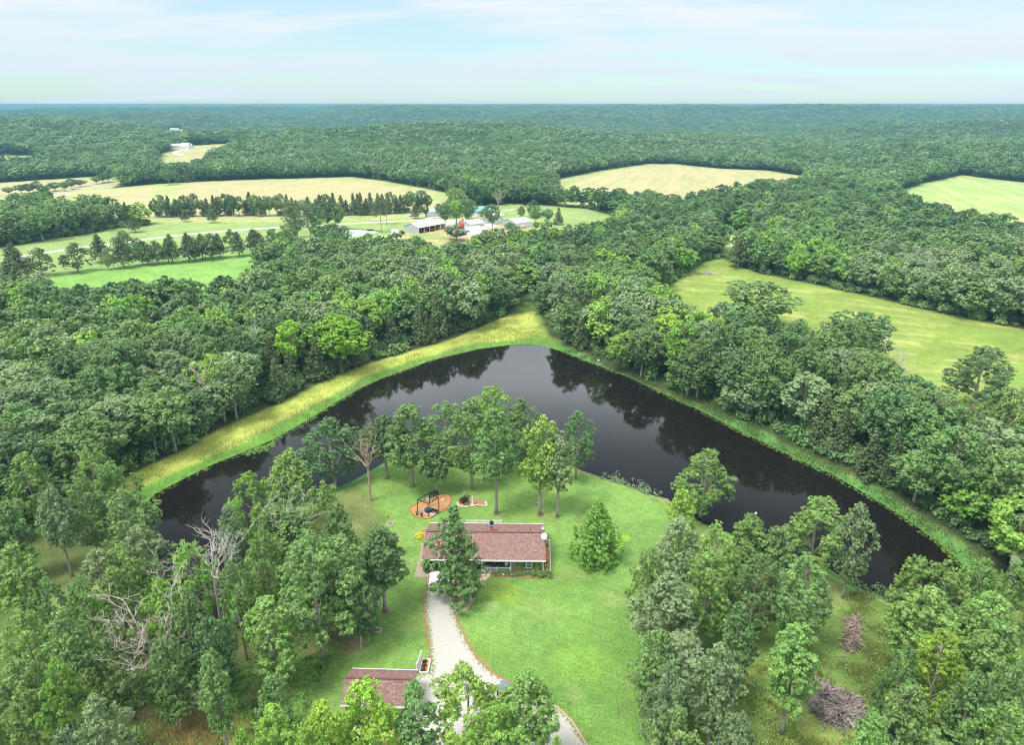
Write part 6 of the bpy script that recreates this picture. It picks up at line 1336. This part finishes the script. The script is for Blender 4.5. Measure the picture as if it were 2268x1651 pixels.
for k in order:
    if not infr[k]: break
    ced = 6 <= kind_[k] < 10
    if ced:
        if nced >= 240: continue
        nced += 1
    else:
        if nbroad >= 298: continue
        nbroad += 1
    indiv[k] = True
    u, v = FU[k]; z_ = wood_zone(u, v, DP2[k]); w_ = WW[k] / 5.6; sz = 'broad ' if w_ > 1.95 else 'narrow ' if w_ < 1.65 else ''
    if ced: place_tree(names[kind_[k]], FP[k][0], FP[k][1], WW[k], HH[k], 'dark pointed cedar ' + z_, 'cedars ' + z_, None, 'cedar_tree')
    else:
        tt = 'mid' if tintn[k] < .52 else 'pale' if tintn[k] < .74 else 'dark' if tintn[k] < .9 else 'bright' if tintn[k] < .975 else 'yellow'
        place_tree(names[kind_[k]], FP[k][0], FP[k][1], WW[k], HH[k], sz + {'mid': 'mid green', 'pale': 'grey-green', 'dark': 'dark green', 'bright': 'bright green', 'yellow': 'yellow-green'}[tt] + ' tree ' + z_, 'broadleaf trees ' + z_, tt, 'oak_tree')
# landmark bright tree above the dam
top_tree((745,700), 130, 15, 'dome2', 'yellow', 'vivid yellow-green round tree above the middle of the dam', None, name='broadleaf_tree')
top_tree((690,658), 46, 14, 'cedar1', 'yellow', 'small yellow-green pointed tree in the wood beyond the vivid round one', None, name='broadleaf_tree')
top_tree((1650,690), 0 + 120, 14, 'dome4', 'dark', 'dark round tree against the right-hand meadow', None, name='broadleaf_tree')
top_tree((1690,625), 170, 14, 'dome3', 'mid', 'oak clump jutting into the right-hand meadow', None, name='broadleaf_tree')
top_tree((1920,690), 130, 16, 'dome5', 'dark', 'dark big round tree against the right-hand meadow beside a dead crown', None, name='broadleaf_tree')
top_tree((2190,765), 130, 16, 'oak3', 'dark', 'dark tree standing out of the wood against the right-hand meadow', None, name='broadleaf_tree')
x_, y_ = G(1634, 593); place_tree('browsed0', x_, y_, 13, 13, 'broad cedar at the top corner of the right-hand meadow', None, 'cedar', 'cedar_tree')
# ---- the rest of the woods as one mass, instanced on points
rest = ~indiv
def shrubs():
    rg2 = np.random.RandomState(9); n = 26000
    r = 60 + 420 * rg2.rand(n) ** 1.0; a = np.radians(-45 + 90 * rg2.rand(n)); P = np.stack([r * np.sin(a), r * np.cos(a)], 1)
    keep = np.ones(n, bool)
    for c in CLEAR: keep &= sdist(P, c, 20.0) > .3
    keep &= sdist(P, PROPERTY, 20.0) > 2.0
    return P[keep], rg2
SP, rg2 = shrubs()
# undergrowth inside the two near woods
def under(pl, n):
    lo, hi = pl.min(0), pl.max(0); P = lo + (hi - lo) * rg2.rand(n, 2); return P[sdist(P, pl, 5.0) < 0]
def lod_protos():
    c = bpy.data.collections.new('woodland_sources'); rs = np.random.RandomState(77); k = 0
    def one(nm, lay, per, size, tint, up, H, W):
        nonlocal k
        C, R = lay; v, f, t = leaves(rs, C, R, per, size, up=up)
        # crown and stem in one mesh: it is one of very many
        me = np_mesh(nm, v, f, LEAF[tint], t); o = bpy.data.objects.new('source_%02d_%s' % (k, nm), me); c.objects.link(o); k += 1
    ti = ['mid', 'mid', 'pale', 'dark', 'mid', 'bright']
    for i in range(6): one('canopy', oak_layout(rs, 13, 9, .3, 48, 1.12, pw=1.35, top=1.6, gap=.3), 75, .33, ti[i], .6, 13, 9)          # mid distance
    for i in range(4): one('cedar', conifer_layout(rs, 10, 5.6, .08, 40, .85), 50, .24, 'cedar', .4, 10, 5.6)
    for i in range(4): one('openoak', oak_layout(rs, 15, 8, .28, 40, 1.2, gap=.4), 80, .30, ['pale', 'mid', 'bright', 'dark'][i], .4, 15, 8)
    for i in range(6): one('farcanopy', oak_layout(rs, 13, 9, .35, 26, 1.5, pw=1.35, top=1.6, gap=.3), 26, .62, ['mid', 'dark', 'dark', 'dark', 'mid', 'pale'][i], .6, 13, 9)      # far; darker tints replace the self-shadow these coarse crowns lack
    for i in range(2):
        C = []; R = []
        for q in range(9):
            a = q * 2.4; r = .8 * math.sqrt(rs.rand()); C.append((r * math.cos(a), r * math.sin(a), .5 + .6 * rs.rand())); R.append(.6)
        one('undershrub', (np.array(C), np.array(R)), 40, .17, ['dark', 'mid'][i], .3, 1.6, 2.4)
    return c
SRC = lod_protos()
HW = [(13, 9)] * 6 + [(10, 5.6)] * 4 + [(15, 8)] * 4 + [(13, 9)] * 6 + [(1.6, 2.4)] * 2
def gn_scatter(name, P, Z, idx, H, W, rot, label=None):
    me = bpy.data.meshes.new(name); me.vertices.add(len(P)); me.vertices.foreach_set('co', np.column_stack([P, Z]).astype(np.float32).ravel())
    hw = np.array(HW)[idx]; sc = np.column_stack([W / hw[:, 1], W / hw[:, 1], H / hw[:, 0]]).astype(np.float32)
    a = me.attributes.new('size3', 'FLOAT_VECTOR', 'POINT'); a.data.foreach_set('vector', sc.ravel())
    a = me.attributes.new('turn', 'FLOAT_VECTOR', 'POINT'); a.data.foreach_set('vector', np.column_stack([rot * 0, rot * 0, rot]).astype(np.float32).ravel())
    a = me.attributes.new('pick', 'INT', 'POINT'); a.data.foreach_set('value', idx.astype(np.int32))
    o = bpy.data.objects.new(name, me); COL.objects.link(o)
    ng = bpy.data.node_groups.new(name, 'GeometryNodeTree'); ng.interface.new_socket('Geometry', in_out='INPUT', socket_type='NodeSocketGeometry'); ng.interface.new_socket('Geometry', in_out='OUTPUT', socket_type='NodeSocketGeometry')
    nn, ll = ng.nodes, ng.links; gi = nn.new('NodeGroupInput'); go = nn.new('NodeGroupOutput')
    ci = nn.new('GeometryNodeCollectionInfo'); ci.inputs['Collection'].default_value = SRC; ci.inputs['Separate Children'].default_value = True; ci.inputs['Reset Children'].default_value = True
    ip = nn.new('GeometryNodeInstanceOnPoints'); ip.inputs['Pick Instance'].default_value = True
    def na(nm, ty):
        q = nn.new('GeometryNodeInputNamedAttribute'); q.data_type = ty; q.inputs['Name'].default_value = nm; return q.outputs['Attribute']
    ll.new(gi.outputs[0], ip.inputs['Points']); ll.new(ci.outputs[0], ip.inputs['Instance']); ll.new(na('pick', 'INT'), ip.inputs['Instance Index'])
    ll.new(na('turn', 'FLOAT_VECTOR'), ip.inputs['Rotation']); ll.new(na('size3', 'FLOAT_VECTOR'), ip.inputs['Scale']); ll.new(ip.outputs[0], go.inputs[0])
    md = o.modifiers.new('scatter', 'NODES'); md.node_group = ng
    tag(o, label, kind='stuff'); return o
fi = np.where(rest)[0]; idx = kind_[fi].copy()
farm_ = FD[fi] > 620; idx[farm_ & (idx < 6)] += 14; idx[farm_ & (idx >= 10) & (idx < 14)] = 14 + (idx[farm_ & (idx >= 10) & (idx < 14)] % 6)
gn_scatter('forest', FP[fi], FZ[fi] - .3, idx, HH[fi], WW[fi], rg.rand(len(fi)) * 6.28, 'closed broadleaf and cedar woods covering the land to the horizon')
UP = [SP]
up = np.vstack(UP); gn_scatter('undergrowth', up, terrain(up) - .1, 20 + rg2.randint(0, 2, len(up)), 1.2 + 2.4 * rg2.rand(len(up)), 2 + 2.6 * rg2.rand(len(up)), rg2.rand(len(up)) * 6.28, 'shrubby undergrowth below the woodland trees')
print('TREES', nbroad, nced, 'rest', len(fi), 'shrubs', len(up), 'objects', len(COL.objects))

# low bushes along the windbreak and the country road
for k, (u, v) in enumerate([(350,481),(400,480),(450,480),(505,479),(560,479),(620,478),(680,478),(860,474),(900,472)]):
    x, y = G(u, v); place_tree('shrub%d' % (k % 2), x, y + 2, 6, 3.2, 'low bush at the foot of the windbreak', 'bushes below the windbreak', 'dark', 'bush', 'bush')
for k, (u, v) in enumerate([(20,432),(48,429),(66,430),(85,426),(100,428),(122,423),(145,424),(160,420),(178,414),(215,408),(228,406),(240,404)]):
    x, y = G(u, v); place_tree('dome%d' % (k % 6), x, y, 9 + k % 3 * 2, 6 + k % 4, 'bushy tree beside the road at the left of the hay field', 'bushy trees along the road', ['mid', 'dark', 'cedar'][k % 3], 'roadside_tree')
for k, (u, v) in enumerate([(268,408),(282,409),(300,406),(318,404),(340,406),(358,404),(375,410)]):
    x, y = G(u, v); place_tree('dome%d' % (k % 6), x, y, 13, 13 + k % 3, 'leafy tree standing forward at the far corner of the hay field', 'trees at the hay field corner', ['mid', 'pale', 'mid'][k % 3], 'broadleaf_tree')
# ---------------------------------------------------------------- haze
def haze():
    b = MB(); b.box(-10700, 10700, -10700, 10700, -420, CAMH + 2); o = b.obj('haze', None); m = bpy.data.materials.new('haze'); m.use_nodes = True; n, l = m.node_tree.nodes, m.node_tree.links; n.clear()
    out = n.new('ShaderNodeOutputMaterial'); pv = n.new('ShaderNodeVolumePrincipled'); pv.inputs['Color'].default_value = (.23, .49, .61, 1); pv.inputs['Density'].default_value = 2.4e-4; pv.inputs['Density Attribute'].default_value = ''
    l.new(pv.outputs[0], out.inputs['Volume']); o.data.materials.append(m); tag(o, 'thin blue air over the whole landscape', kind='stuff')
haze()
